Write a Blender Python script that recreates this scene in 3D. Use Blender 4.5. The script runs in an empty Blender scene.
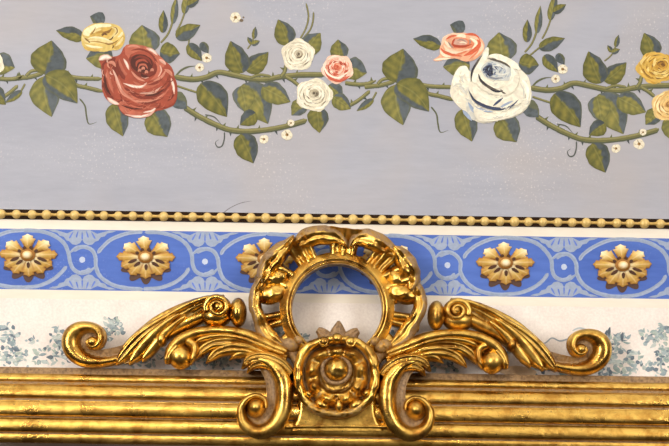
import bpy, bmesh, math, random
from math import sin, cos, pi, sqrt, radians, atan2, exp
from mathutils import Vector

C = bpy.context.scene.collection
SC = bpy.context.scene

# ------------------------------------------------------------------ place and camera
S = 0.0015            # metres per photo pixel on the wall plane
D = 1.8               # camera distance from the wall
SY = 0.30             # camera stands this far below the middle of the view
TH = 0.0149           # slight roll of the hand-held camera
ZC = 2.30             # height of the middle of the view
CT, ST = cos(TH), sin(TH)
CAMX = SY * ST
CAMZ = ZC - SY * CT

def P(px, py, d=0.0):
    """point at distance d (m) in front of the wall that shows at photo pixel (px, py)"""
    a = (px - 334.5) * S
    b = (223.0 - py) * S + SY
    k = (D - d) / D
    return Vector((CAMX + k * (a * CT - b * ST), -d, CAMZ + k * (a * ST + b * CT)))

cam = bpy.data.cameras.new('camera')
cam.sensor_width = 36.0
cam.lens = 36.0 * D / (669 * S)
cam.shift_y = SY / (669 * S)
cam.clip_start = 0.05
co = bpy.data.objects.new('camera', cam)
C.objects.link(co)
co.location = (CAMX, -D, CAMZ)
co.rotation_euler = (pi / 2, -TH, 0)
SC.camera = co

# ------------------------------------------------------------------ colour and materials
def lin(c):
    r = []
    for v in c[:3]:
        v = v / 255.0
        r.append(v / 12.92 if v <= 0.04045 else ((v + 0.055) / 1.055) ** 2.4)
    return (r[0], r[1], r[2], 1.0)

def newmat(name):
    m = bpy.data.materials.new(name)
    m.use_nodes = True
    nt = m.node_tree
    b = nt.nodes['Principled BSDF']
    return m, nt, b

def N(nt, t, **kw):
    n = nt.nodes.new(t)
    for k, v in kw.items():
        setattr(n, k, v)
    return n

def L(nt, a, b):
    nt.links.new(a, b)

def noise(nt, scale, detail=4, rough=0.55, vec=None, dist=0.0):
    n = N(nt, 'ShaderNodeTexNoise')
    n.inputs['Scale'].default_value = scale
    n.inputs['Detail'].default_value = detail
    n.inputs['Roughness'].default_value = rough
    n.inputs['Distortion'].default_value = dist
    if vec is not None:
        L(nt, vec, n.inputs['Vector'])
    return n

def ramp(nt, src, stops):
    r = N(nt, 'ShaderNodeValToRGB')
    e = r.color_ramp.elements
    while len(e) > 1:
        e.remove(e[-1])
    for i, (p, c) in enumerate(stops):
        if i == 0:
            e[0].position = p
            x = e[0]
        else:
            x = e.new(p)
        x.color = c
    L(nt, src, r.inputs[0])
    return r

def mixc(nt, f, a, b, mode='MIX'):
    m = N(nt, 'ShaderNodeMix', data_type='RGBA', blend_type=mode)
    for sock, v in ((m.inputs[0], f), (m.inputs[6], a), (m.inputs[7], b)):
        if isinstance(v, bpy.types.NodeSocket):
            L(nt, v, sock)
        else:
            sock.default_value = v
    return m.outputs[2]

def math_(nt, op, a, b=None, c=None):
    m = N(nt, 'ShaderNodeMath', operation=op)
    for i, v in enumerate((a, b, c)):
        if v is None:
            continue
        if isinstance(v, bpy.types.NodeSocket):
            L(nt, v, m.inputs[i])
        else:
            m.inputs[i].default_value = v
    return m.outputs[0]

def objvec(nt, scale=(1, 1, 1)):
    tc = N(nt, 'ShaderNodeTexCoord')
    mp = N(nt, 'ShaderNodeMapping')
    mp.inputs['Scale'].default_value = scale
    L(nt, tc.outputs['Object'], mp.inputs['Vector'])
    return mp.outputs[0]

def bump(nt, b, src, strength, dist=0.001):
    bp = N(nt, 'ShaderNodeBump')
    bp.inputs['Strength'].default_value = strength
    bp.inputs['Distance'].default_value = dist
    L(nt, src, bp.inputs['Height'])
    L(nt, bp.outputs[0], b.inputs['Normal'])

def plaster(name, base, var, rough=0.75, speck=None, brush=0.5):
    m, nt, b = newmat(name)
    v = objvec(nt)
    vs = objvec(nt, (0.35, 1, 1.6))
    n1 = noise(nt, 7, 5, 0.6, vs)
    n2 = noise(nt, 90, 3, 0.6, objvec(nt, (0.25, 1, 1.3)))
    f = math_(nt, 'ADD', math_(nt, 'MULTIPLY', n1.outputs[0], 0.65), math_(nt, 'MULTIPLY', n2.outputs[0], 0.35))
    col = ramp(nt, f, [(0.36, lin(var)), (0.62, lin(base))]).outputs[0]
    if speck and rough < 0.65 and base[0] > 150:
        n6 = noise(nt, 2.6, 3, 0.6, objvec(nt, (1.3, 1, 0.9)), 0.4)
        wf = ramp(nt, n6.outputs[0], [(0.46, (0, 0, 0, 1)), (0.66, (1, 1, 1, 1))]).outputs[0]
        col = mixc(nt, math_(nt, 'MULTIPLY', wf, 0.55), col, lin((180, 172, 170)))
    if speck:
        n3 = noise(nt, 300, 2, 0.5, v)
        n4 = noise(nt, 6, 2, 0.5, v)
        k = math_(nt, 'MULTIPLY', ramp(nt, n3.outputs[0], [(0.61, (0, 0, 0, 1)), (0.66, (1, 1, 1, 1))]).outputs[0],
                  ramp(nt, n4.outputs[0], [(0.50, (0, 0, 0, 1)), (0.62, (1, 1, 1, 1))]).outputs[0])
        col = mixc(nt, math_(nt, 'MULTIPLY', k, 0.42), col, lin(speck))
    L(nt, col, b.inputs['Base Color'])
    b.inputs['Roughness'].default_value = rough
    b.inputs['Specular IOR Level'].default_value = 0.3
    bump(nt, b, n2.outputs[0], brush, 0.0006)
    return m

M_LILAC = plaster('lilac_plaster', (172, 174, 186), (160, 162, 175), 0.6, (226, 220, 214), 0.5)
M_CREAM = plaster('cream_paint', (238, 230, 217), (228, 218, 202), 0.7, None, 0.4)
M_BLUE = plaster('blue_paint', (84, 116, 198), (66, 96, 178), 0.6, (150, 165, 215), 0.3)

def wallpaper_mat():
    m, nt, b = newmat('wallpaper')
    v = objvec(nt)
    n1 = noise(nt, 22, 4, 0.6, v)
    col = ramp(nt, n1.outputs[0], [(0.35, lin((232, 221, 214))), (0.65, lin((244, 236, 229)))]).outputs[0]
    n2 = noise(nt, 260, 3, 0.6, v)
    col = mixc(nt, 0.3, col, ramp(nt, n2.outputs[0], [(0.35, lin((205, 192, 186))), (0.65, lin((246, 238, 230)))]).outputs[0])
    L(nt, col, b.inputs['Base Color'])
    b.inputs['Roughness'].default_value = 0.7
    b.inputs['Specular IOR Level'].default_value = 0.3
    bump(nt, b, n2.outputs[0], 0.4, 0.0006)
    return m
M_PAPER = wallpaper_mat()

def paint_mat():
    m, nt, b = newmat('brushed_paint')
    at = N(nt, 'ShaderNodeAttribute', attribute_name='paint')
    v = objvec(nt)
    n = noise(nt, 170, 4, 0.65, v)
    hsv = N(nt, 'ShaderNodeHueSaturation')
    L(nt, at.outputs['Color'], hsv.inputs['Color'])
    mr = N(nt, 'ShaderNodeMapRange')
    mr.inputs[1].default_value = 0.3; mr.inputs[2].default_value = 0.7
    mr.inputs[3].default_value = 0.90; mr.inputs[4].default_value = 1.08
    L(nt, n.outputs[0], mr.inputs[0])
    L(nt, mr.outputs[0], hsv.inputs['Value'])
    L(nt, hsv.outputs[0], b.inputs['Base Color'])
    b.inputs['Roughness'].default_value = 0.6
    b.inputs['Specular IOR Level'].default_value = 0.3
    bump(nt, b, n.outputs[0], 0.3, 0.0005)
    return m
M_PAINT = paint_mat()

def gold_mat(name='gilding', base=(224, 182, 92), deep=(158, 111, 48), wear=0.04, rough=(0.2, 0.44), hammer=0.0):
    """burnished gold leaf over clay bole; the 'dust' attribute says where the leaf is worn or never laid"""
    m, nt, b = newmat(name)
    at = N(nt, 'ShaderNodeAttribute', attribute_name='dust')
    v = objvec(nt)
    n1 = noise(nt, 45, 5, 0.65, v, 0.4)
    n2 = noise(nt, 240, 4, 0.6, v)
    n3 = noise(nt, 15, 3, 0.5, v)
    goldc = ramp(nt, n1.outputs[0], [(0.36, lin(deep)), (0.56, lin(base))]).outputs[0]
    bole = ramp(nt, n2.outputs[0], [(0.32, lin((98, 72, 46))), (0.6, lin((156, 124, 86)))]).outputs[0]
    d = math_(nt, 'ADD', math_(nt, 'MULTIPLY', at.outputs['Fac'], 1.25),
              math_(nt, 'MULTIPLY', math_(nt, 'SUBTRACT', n1.outputs[0], 0.5), 1.3))
    d = math_(nt, 'ADD', d, math_(nt, 'MULTIPLY', math_(nt, 'SUBTRACT', n2.outputs[0], 0.5), 0.7))
    d = math_(nt, 'ADD', d, wear)
    fac = ramp(nt, d, [(0.42, (0, 0, 0, 1)), (0.72, (1, 1, 1, 1))]).outputs[0]
    # dark fly specks
    sp = noise(nt, 330, 1, 0.4, v)
    spk = ramp(nt, sp.outputs[0], [(0.735, (0, 0, 0, 1)), (0.76, (1, 1, 1, 1))]).outputs[0]
    col = mixc(nt, fac, goldc, bole)
    col = mixc(nt, spk, col, lin((52, 34, 20)))
    L(nt, col, b.inputs['Base Color'])
    met = math_(nt, 'SUBTRACT', 1.0, math_(nt, 'MAXIMUM', math_(nt, 'MULTIPLY', fac, 0.9), spk))
    L(nt, met, b.inputs['Metallic'])
    r = N(nt, 'ShaderNodeMapRange')
    r.inputs[1].default_value = 0.3; r.inputs[2].default_value = 0.7
    r.inputs[3].default_value = rough[0]; r.inputs[4].default_value = rough[1]
    L(nt, n3.outputs[0], r.inputs[0])
    rr = math_(nt, 'ADD', r.outputs[0], math_(nt, 'MULTIPLY', fac, 0.25))
    L(nt, rr, b.inputs['Roughness'])
    h = math_(nt, 'ADD', math_(nt, 'MULTIPLY', n1.outputs[0], 0.7), math_(nt, 'MULTIPLY', n2.outputs[0], 0.3))
    if hammer:
        mk = noise(nt, 9, 2, 0.5, objvec(nt, (0.6, 1, 2.5)))
        n5 = noise(nt, 210, 3, 0.6, objvec(nt, (0.6, 1, 1)))
        hm = math_(nt, 'MULTIPLY', ramp(nt, mk.outputs[0], [(0.46, (0, 0, 0, 1)), (0.62, (1, 1, 1, 1))]).outputs[0], n5.outputs[0])
        h = math_(nt, 'ADD', h, math_(nt, 'MULTIPLY', hm, hammer))
    bump(nt, b, h, 0.45, 0.0016)
    return m
M_GOLD = gold_mat()
M_RAIL = gold_mat('gilding_rail', base=(222, 180, 92), deep=(182, 134, 60), wear=-0.08, hammer=1.3)

def glass_mat():
    m, nt, b = newmat('mirror_silvering')
    b.inputs['Base Color'].default_value = lin((226, 208, 200))
    b.inputs['Metallic'].default_value = 1.0
    n = noise(nt, 30, 3, 0.5, objvec(nt))
    L(nt, ramp(nt, n.outputs[0], [(0.3, (0.05,) * 3 + (1,)), (0.7, (0.14,) * 3 + (1,))]).outputs[0], b.inputs['Roughness'])
    return m
M_GLASS = glass_mat()

# ------------------------------------------------------------------ object helpers
def link(name, bm, mat, parent=None, smooth=True):
    me = bpy.data.meshes.new(name)
    bm.normal_update()
    bm.to_mesh(me)
    bm.free()
    me.materials.append(mat)
    if smooth:
        for p in me.polygons:
            p.use_smooth = True
    o = bpy.data.objects.new(name, me)
    C.objects.link(o)
    if parent is not None:
        o.parent = parent
        o.location = -world_loc(parent)
    return o

LOC = {}
def world_loc(o):
    return LOC.get(o.name, Vector((0, 0, 0)))

def tag(o, label=None, cat=None, group=None, kind=None):
    if label: o['label'] = label
    if cat: o['category'] = cat
    if group: o['group'] = group
    if kind: o['kind'] = kind
    return o

def thing(name, loc, label, cat, group=None):
    o = bpy.data.objects.new(name, None)
    C.objects.link(o)
    o.empty_display_size = 0.02
    o.location = loc
    LOC[o.name] = Vector(loc)
    return tag(o, label, cat, group)

def recenter(o):
    """children meshes were built in world coordinates: keep them so under a moved Empty"""
    return o

# ------------------------------------------------------------------ curves
def catmull(pts, n, closed=False):
    """pts: list of equal-length tuples; n samples"""
    m = len(pts)
    out = []
    segs = m if closed else m - 1
    for i in range(n):
        t = i / (n if closed else (n - 1)) * segs
        k = min(int(t), segs - 1)
        f = t - k
        def g(j):
            if closed:
                return pts[j % m]
            return pts[max(0, min(m - 1, j))]
        p0, p1, p2, p3 = g(k - 1), g(k), g(k + 1), g(k + 2)
        out.append(tuple(0.5 * (2 * b + (c - a) * f + (2 * a - 5 * b + 4 * c - d) * f * f + (-a + 3 * b - 3 * c + d) * f ** 3)
                         for a, b, c, d in zip(p0, p1, p2, p3)))
    return out

# ------------------------------------------------------------------ flat painting
SH = [0.0, 0.0]     # hand-painted repeats wander a little from the stencil (px)
class Paint:
    """layers of brush work on the wall, one mesh"""
    def __init__(self, d0=0.0006, step=0.000004, xoff=0.0, raw=False):
        self.bm = bmesh.new()
        self.lay = self.bm.verts.layers.float_color.new('paint')
        self.d = d0 if raw else d0 * 0.22 + 0.0001
        self.step = step
        self.rng = random.Random(int(d0 * 1e7) + 5)
        self.xo = xoff
    def up(self, n=1):
        self.d += self.step * n
    def v(self, x, y, c, d=None):
        p = P(x, y, 0.0)
        p.x += self.xo + SH[0] * S
        p.z -= SH[1] * S
        p.y = -(self.d if d is None else d)
        w = self.bm.verts.new(p)
        w[self.lay] = lin(c)
        return w
    def jit(self, c, k):
        q = self.rng.uniform(-k, k)
        return tuple(max(0, min(255, v * (1 + q))) for v in c)
    def poly(self, pts, c, smooth=True, rough=0.22):
        self.up()
        if smooth:
            pts = catmull(pts, len(pts) * 5, True)
            pts = [(x + self.rng.uniform(-rough, rough), y + self.rng.uniform(-rough, rough)) for x, y in pts]
        vs = [self.v(x, y, self.jit(c, 0.07 if smooth else 0.02)) for x, y in pts]
        try:
            f = self.bm.faces.new(vs)
        except ValueError:
            return
        f.normal_update()
        if f.normal.y > 0:
            f.normal_flip()
        bmesh.ops.triangulate(self.bm, faces=[f])
    def stroke(self, pts, w, c, taper=(0.25, 0.25), n=None, c2=None):
        """brush stroke along pts [(x,y)]; w half-width px; the bristles leave streaks"""
        self.up()
        n = n or max(10, 5 * len(pts))
        sm = catmull(pts, n)
        lanes = 4 if w > 0.6 else 2
        off = [self.rng.uniform(-0.07, 0.07) for _ in range(lanes + 1)]
        prev = None
        for i, (x, y) in enumerate(sm):
            a = sm[max(0, i - 1)]; b = sm[min(n - 1, i + 1)]
            tx, ty = b[0] - a[0], b[1] - a[1]
            l = math.hypot(tx, ty) or 1
            nx, ny = -ty / l, tx / l
            t = i / (n - 1)
            ww = w * (1 + self.rng.uniform(-0.07, 0.07))
            if taper[0] > 0: ww *= min(1, 0.12 + t / taper[0])
            if taper[1] > 0: ww *= min(1, 0.12 + (1 - t) / taper[1])
            cc = c if c2 is None else tuple(c[k] + (c2[k] - c[k]) * t for k in range(3))
            row = []
            for m in range(lanes + 1):
                u = m / lanes * 2 - 1
                q = 1 + off[m] + self.rng.uniform(-0.03, 0.03)
                row.append(self.v(x + nx * ww * u, y + ny * ww * u, tuple(max(0, min(255, v * q)) for v in cc)))
            if prev:
                for m in range(lanes):
                    f = self.bm.faces.new((prev[m], row[m], row[m + 1], prev[m + 1]))
                    f.normal_update()
                    if f.normal.y > 0: f.normal_flip()
            prev = row
    def scumble(self, poly, cols, n, w, ln, cx, cy, seed=1):
        """loose short strokes inside a shape, curling round (cx, cy)"""
        rng = random.Random(seed)
        xs = [p[0] for p in poly]; ys = [p[1] for p in poly]
        k = 0
        while k < n:
            x, y = rng.uniform(min(xs), max(xs)), rng.uniform(min(ys), max(ys))
            ins = False
            m = len(poly)
            for i in range(m):
                x1, y1 = poly[i]; x2, y2 = poly[(i + 1) % m]
                if (y1 > y) != (y2 > y) and x < (x2 - x1) * (y - y1) / (y2 - y1) + x1: ins = not ins
            if not ins: continue
            k += 1
            a = atan2(y - cy, x - cx) + pi / 2 + rng.uniform(-0.35, 0.35)
            h = ln * rng.uniform(0.5, 1.0) / 2
            bx = (cx - x) * 0.04; by = (cy - y) * 0.04
            self.stroke([(x - h * cos(a), y - h * sin(a)), (x - bx, y - by), (x + h * cos(a), y + h * sin(a))], w * rng.uniform(0.5, 1.1), rng.choice(cols), (0.5, 0.5), 8)
    def ellipse(self, cx, cy, rx, ry, c, rot=0, wob=0.0, rng=None, n=24):
        pts = []
        for i in range(n):
            a = 2 * pi * i / n
            k = 1 + (rng.uniform(-wob, wob) if rng else 0)
            x, y = rx * k * cos(a), ry * k * sin(a)
            pts.append((cx + x * cos(rot) - y * sin(rot), cy + x * sin(rot) + y * cos(rot)))
        self.poly(pts, c, False)
    def done(self, name, parent=None):
        return link(name, self.bm, M_PAINT, parent, False)

OLIVE = (110, 108, 54); OLIVE_L = (142, 133, 64); OLIVE_D = (78, 80, 46); SLATE = (84, 92, 98); SLATE_D = (66, 74, 76)

def mixrgb(a, b, t):
    return tuple(a[k] + (b[k] - a[k]) * t for k in range(3))

from mathutils import noise as mn
def leaf_mesh(pt, base, tip, width, dark=1, bend=0.0, seed=0, dfrac=1.0, full=False):
    """a painted leaf: olive half with ribs, slate half"""
    rng = random.Random(seed * 7 + 3)
    pt.up()
    bx, by = base; tx, ty = tip
    dx, dy = tx - bx, ty - by
    l = math.hypot(dx, dy)
    nx, ny = -dy / l, dx / l
    NT, NU = 34, 20
    ph = rng.uniform(0, 6)
    fr = rng.uniform(3.6, 4.8)
    tone = rng.uniform(-8, 8)
    rows = []
    for i in range(NT + 1):
        t = i / NT
        prof = sin(pi * t ** 0.72) ** 0.70 if 0 < t < 1 else 0.0
        if t > 0.7: prof *= 1 - 0.42 * ((t - 0.7) / 0.3) ** 1.3
        hw = width / 2 * prof * 1.10
        b = bend * sin(pi * t) * l
        row = []
        for j in range(NU + 1):
            u = j / NU * 2 - 1
            wob = 1 + 0.035 * sin(9 * t + ph + u) + 0.02 * sin(23 * t + 2 * ph)
            x = bx + dx * t + nx * (u * hw * wob + b)
            y = by + dy * t + ny * (u * hw * wob + b)
            s = u * dark
            n1 = mn.noise(Vector((x * 0.16, y * 0.16, seed * 3.1)))
            n2 = mn.noise(Vector((x * 0.45, y * 0.45, seed * 1.7)))
            rib = sin(fr * 2 * pi * (t - 0.22 * abs(u)) + ph) * (0.55 + 0.5 * max(0, n1 + 0.2))
            lightness = 0.48 * rib + 0.5 * n1 + 0.35 * n2 + 0.55 * exp(-((abs(u) - 0.38) / 0.22) ** 2) * sin(pi * t) - 0.08
            c = mixrgb(OLIVE, OLIVE_L, min(1, lightness)) if lightness > 0 else mixrgb(OLIVE, OLIVE_D, min(1, -lightness))
            if abs(u) > 0.82: c = mixrgb(c, OLIVE_D, 0.35)
            edge = 0.08 + 0.16 * sin(4 * t + ph) + (1 - dfrac) * 0.7 + 0.16 * n1 + 0.08 * n2
            if full:
                c = mixrgb(SLATE, SLATE_D, max(0, min(1, 0.4 + n1 + n2)))
                if s < -0.5 + n1: c = mixrgb(c, OLIVE, 0.45)
            elif dark != 0:
                k = max(0, min(1, (s - edge) / 0.12 + 0.5))
                dk = mixrgb(SLATE, SLATE_D, max(0, min(1, 0.35 + n1 + 0.6 * n2)))
                if s > 0.84: dk = mixrgb(dk, OLIVE, 0.3)
                c = mixrgb(c, dk, k)
                if k < 0.5 and abs(u) < 0.07: c = mixrgb(c, (160, 154, 92), 0.4)
            c = tuple(max(0, k + tone) for k in c)
            row.append(pt.v(x, y, c))
        rows.append(row)
    for i in range(NT):
        for j in range(NU):
            q = (rows[i][j], rows[i][j + 1], rows[i + 1][j + 1], rows[i + 1][j])
            f = pt.bm.faces.new(q)
            f.normal_update()
            if f.normal.y > 0: f.normal_flip()
    bmesh.ops.remove_doubles(pt.bm, verts=rows[0] + rows[-1], dist=1e-6)

def stem_strokes(pt, pts, w, thorns=0, seed=0, taper=(0.02, 0.1)):
    rng = random.Random(seed)
    sm = catmull(pts, 40)
    w = w * 1.15
    for k in range(thorns):
        i = int(3 + (k + 0.2 + 0.6 * rng.random()) / thorns * 33)
        x, y = sm[i]
        tx, ty = sm[i + 1][0] - sm[i - 1][0], sm[i + 1][1] - sm[i - 1][1]
        l = math.hypot(tx, ty); tx /= l; ty /= l
        sd = 1 if k % 2 else -1
        nx, ny = -ty * sd, tx * sd
        h = w + rng.uniform(2.6, 4.2)
        pt.poly([(x - tx * 2.4, y - ty * 2.4), (x + nx * h + tx * 1.4, y + ny * h + ty * 1.4), (x + tx * 2.0, y + ty * 2.0)],
                SLATE_D if sd > 0 else (96, 100, 66), False)
    pt.stroke(pts, w, (82, 86, 66), taper, 40)
    pt.stroke([(x, y - w * 0.25) for x, y in pts], w * 0.72, (112, 110, 66), taper, 40)
    pt.stroke([(x, y - w * 0.5) for x, y in pts], w * 0.3, (142, 136, 88), taper, 40)

# ------------------------------------------------------------------ wall
def slab(name, py0, py1, mat, d0, d1, x0=-320, x1=990):
    """level board/plaster course on the wall between two heights taken at the middle of the view"""
    z0, z1 = P(334.5, py0).z, P(334.5, py1).z
    X0, X1 = P(x0, 223).x, P(x1, 223).x
    bm = bmesh.new()
    vs = [bm.verts.new(v) for v in ((X0, -d0, z1), (X1, -d0, z1), (X1, -d1, z1), (X0, -d1, z1),
                                    (X0, -d0, z0), (X1, -d0, z0), (X1, -d1, z0), (X0, -d1, z0))]
    for q in ((0, 1, 2, 3), (7, 6, 5, 4), (3, 2, 6, 7), (1, 0, 4, 5), (0, 3, 7, 4), (2, 1, 5, 6)):
        bm.faces.new([vs[i] for i in q])
    bmesh.ops.recalc_face_normals(bm, faces=bm.faces)
    return link(name, bm, mat, None, False)

tag(slab('wall_upper', -260, 214, M_LILAC, -0.12, 0.0), 'lilac grey painted plaster above the bead moulding', kind='structure')
tag(slab('trim_1', 214, 233.5, M_CREAM, -0.12, 0.0002), kind='structure')
tag(slab('wall_lower', 303, 640, M_PAPER, -0.12, 0.0), kind='structure')
tag(slab('trim_2', 233.5, 303, M_CREAM, -0.12, 0.0002), kind='structure')
wall_lower = bpy.data.objects['wall_lower']; wall_upper = bpy.data.objects['wall_upper']

# hairline crack in the plaster
pc = Paint(0.0003)
pc.stroke([(222, 214), (230, 208), (241, 203), (252, 201)], 0.35, (120, 116, 120), (0.1, 0.3))
pc.done('crack', wall_upper)

# printed foliage of the wallpaper
rng = random.Random(11)
pf = Paint(0.0004, 0.0000004)
FCOL = [(160, 174, 178), (144, 160, 166), (184, 194, 192), (122, 138, 148), (172, 184, 176), (196, 202, 198), (150, 168, 166), (104, 118, 130)]
def clump(cx, cy, rx, ry, n, spread=1.0):
    for k in range(n):
        a = rng.uniform(0, 2 * pi); r = sqrt(rng.random())
        x, y = cx + rx * r * cos(a), cy + ry * r * sin(a)
        ln = rng.uniform(3, 8.5); an = rng.uniform(0, 2 * pi)
        c = rng.choice(FCOL)
        x2, y2 = x + ln * cos(an), y + ln * sin(an) * 0.7
        xm, ym = (x + x2) / 2 + rng.uniform(-1.2, 1.2), (y + y2) / 2 + rng.uniform(-1.2, 1.2)
        pf.stroke([(x, y), (xm, ym), (x2, y2)], rng.uniform(0.7, 2.3), c, (0.4, 0.5), 8)
for a in [(8, 334, 14, 10, 34), (40, 352, 32, 14, 60), (10, 356, 14, 10, 34), (62, 350, 14, 14, 30), (112, 327, 11, 9, 46), (56, 336, 8, 8, 16),
          (104, 338, 8, 9, 20), (140, 362, 16, 8, 34), (196, 358, 18, 12, 46), (226, 362, 18, 8, 40), (160, 352, 9, 7, 12),
          (288, 333, 8, 6, 14), (302, 336, 6, 2.5, 8), (272, 330, 8, 6, 20), (400, 336, 8, 8, 24), (408, 352, 10, 8, 20),
          (450, 345, 14, 10, 40), (440, 365, 18, 8, 40), (480, 340, 10, 8, 14), (530, 371, 18, 6, 24), (512, 352, 12, 6, 14),
          (616, 344, 7, 8, 26), (622, 336, 6, 3, 12), (612, 358, 10, 10, 36), (634, 358, 11, 9, 32), (628, 371, 12, 5, 20), (604, 372, 10, 4, 14),
          (652, 338, 10, 8, 34), (662, 332, 7, 7, 24), (664, 352, 9, 9, 34), (656, 368, 12, 7, 26), (576, 374, 14, 4, 16), (212, 325, 12, 6, 24)]:
    clump(*a)
pf.stroke([(535, 345), (545, 343), (552, 338), (560, 341), (570, 338), (580, 334)], 0.7, (150, 160, 168))
pf.stroke([(572, 331), (580, 328), (592, 332)], 0.8, (176, 184, 188))
for x, y in ((606, 334), (622, 336), (609, 331)):
    pf.stroke([(x, y + 6), (x, y), (x + 1, y - 4)], 1.8, (92, 104, 116), (0.5, 0.6))
pf.poly([(500, 372), (512, 366), (530, 368), (536, 374), (520, 377)], (226, 196, 160))
fo = pf.done('foliage_print', wall_lower)
fo['kind'] = 'stuff'

# ------------------------------------------------------------------ blue border band
band = thing('painted_border', P(334.5, 264, 0.0), 'blue painted border band with pale scrolling ovals running across the wall', 'border')
b0 = slab('blue_band', 233.5, 294, M_BLUE, 0.0, 0.00026)
b0.parent = band; b0.location = -LOC[band.name]
PALE = (150, 164, 190); PALE2 = (154, 167, 192)
def vrow(px, v):
    """photo y of a level line that passes v at the middle of the view"""
    return v + (px - 334.5) * ST
SCX = [-36, 82.3, 205.0, 327, 447.5, 564, 682]
for i, cx in enumerate(SCX):
    cy = vrow(cx, 263.5)
    r = random.Random(i)
    j = lambda: r.uniform(-0.7, 0.7)
    def R(pts, s=1):
        return [(cx + s * x + j(), cy + s * y + (s * x) * ST + j() * 0.5) for x, y in pts]
    p = Paint(0.0010)
    for s in (1, -1):
        p.stroke(R([(-61, -28.6), (-45, -28), (-30, -24.5), (-19, -17), (-13.5, -7), (-12.5, 3), (-9, 10), (-2, 13), (7, 11.5), (13.5, 6)], s), 2.0, PALE, (0.03, 0.12), 60)
        p.stroke(R([(-61, 28.6), (-45, 27), (-30, 21), (-20, 13), (-15.5, 6.5)], s), 1.9, PALE2, (0.03, 0.1), 40)
        p.stroke(R([(-8, -8), (-3, -11.5), (3.5, -12.5)], s), 1.5, PALE, (0.2, 0.3), 16)
    p.done('oval_scroll', band)
    p = Paint(0.0013)
    p.ellipse(cx, cy, 2.9, 3.0, (190, 202, 226), 0, 0.06, r)
    p.done('dot', band)
    for s in (1, -1):
        p = Paint(0.0014)
        half = [(0, 20.5), (2, 17), (6, 14.8), (10, 15.5), (13, 18.5), (16, 19.5), (18.5, 23), (22.5, 24), (25, 27), (30, 28), (34, 29.6), (27, 30), (20, 28), (15, 26.5), (11, 28.5), (8, 30), (0, 30)]
        pts = half + [(-x, y) for x, y in reversed(half[1:-1])]
        p.poly([(cx + x, cy + s * y * 0.985 + x * ST) for x, y in pts], PALE2, False)
        for x0, y0, x1, y1 in ((0, 20, 0, 28), (6, 22, 4, 29), (-6, 22, -4, 29), (13, 21, 9, 28), (-13, 21, -9, 28)):
            p.stroke([(cx + x0, cy + s * y0 + x0 * ST), (cx + x1, cy + s * y1 + x1 * ST)], 0.8, (96, 122, 206), (0.2, 0.6))
        p.done('palmette', band)

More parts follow.
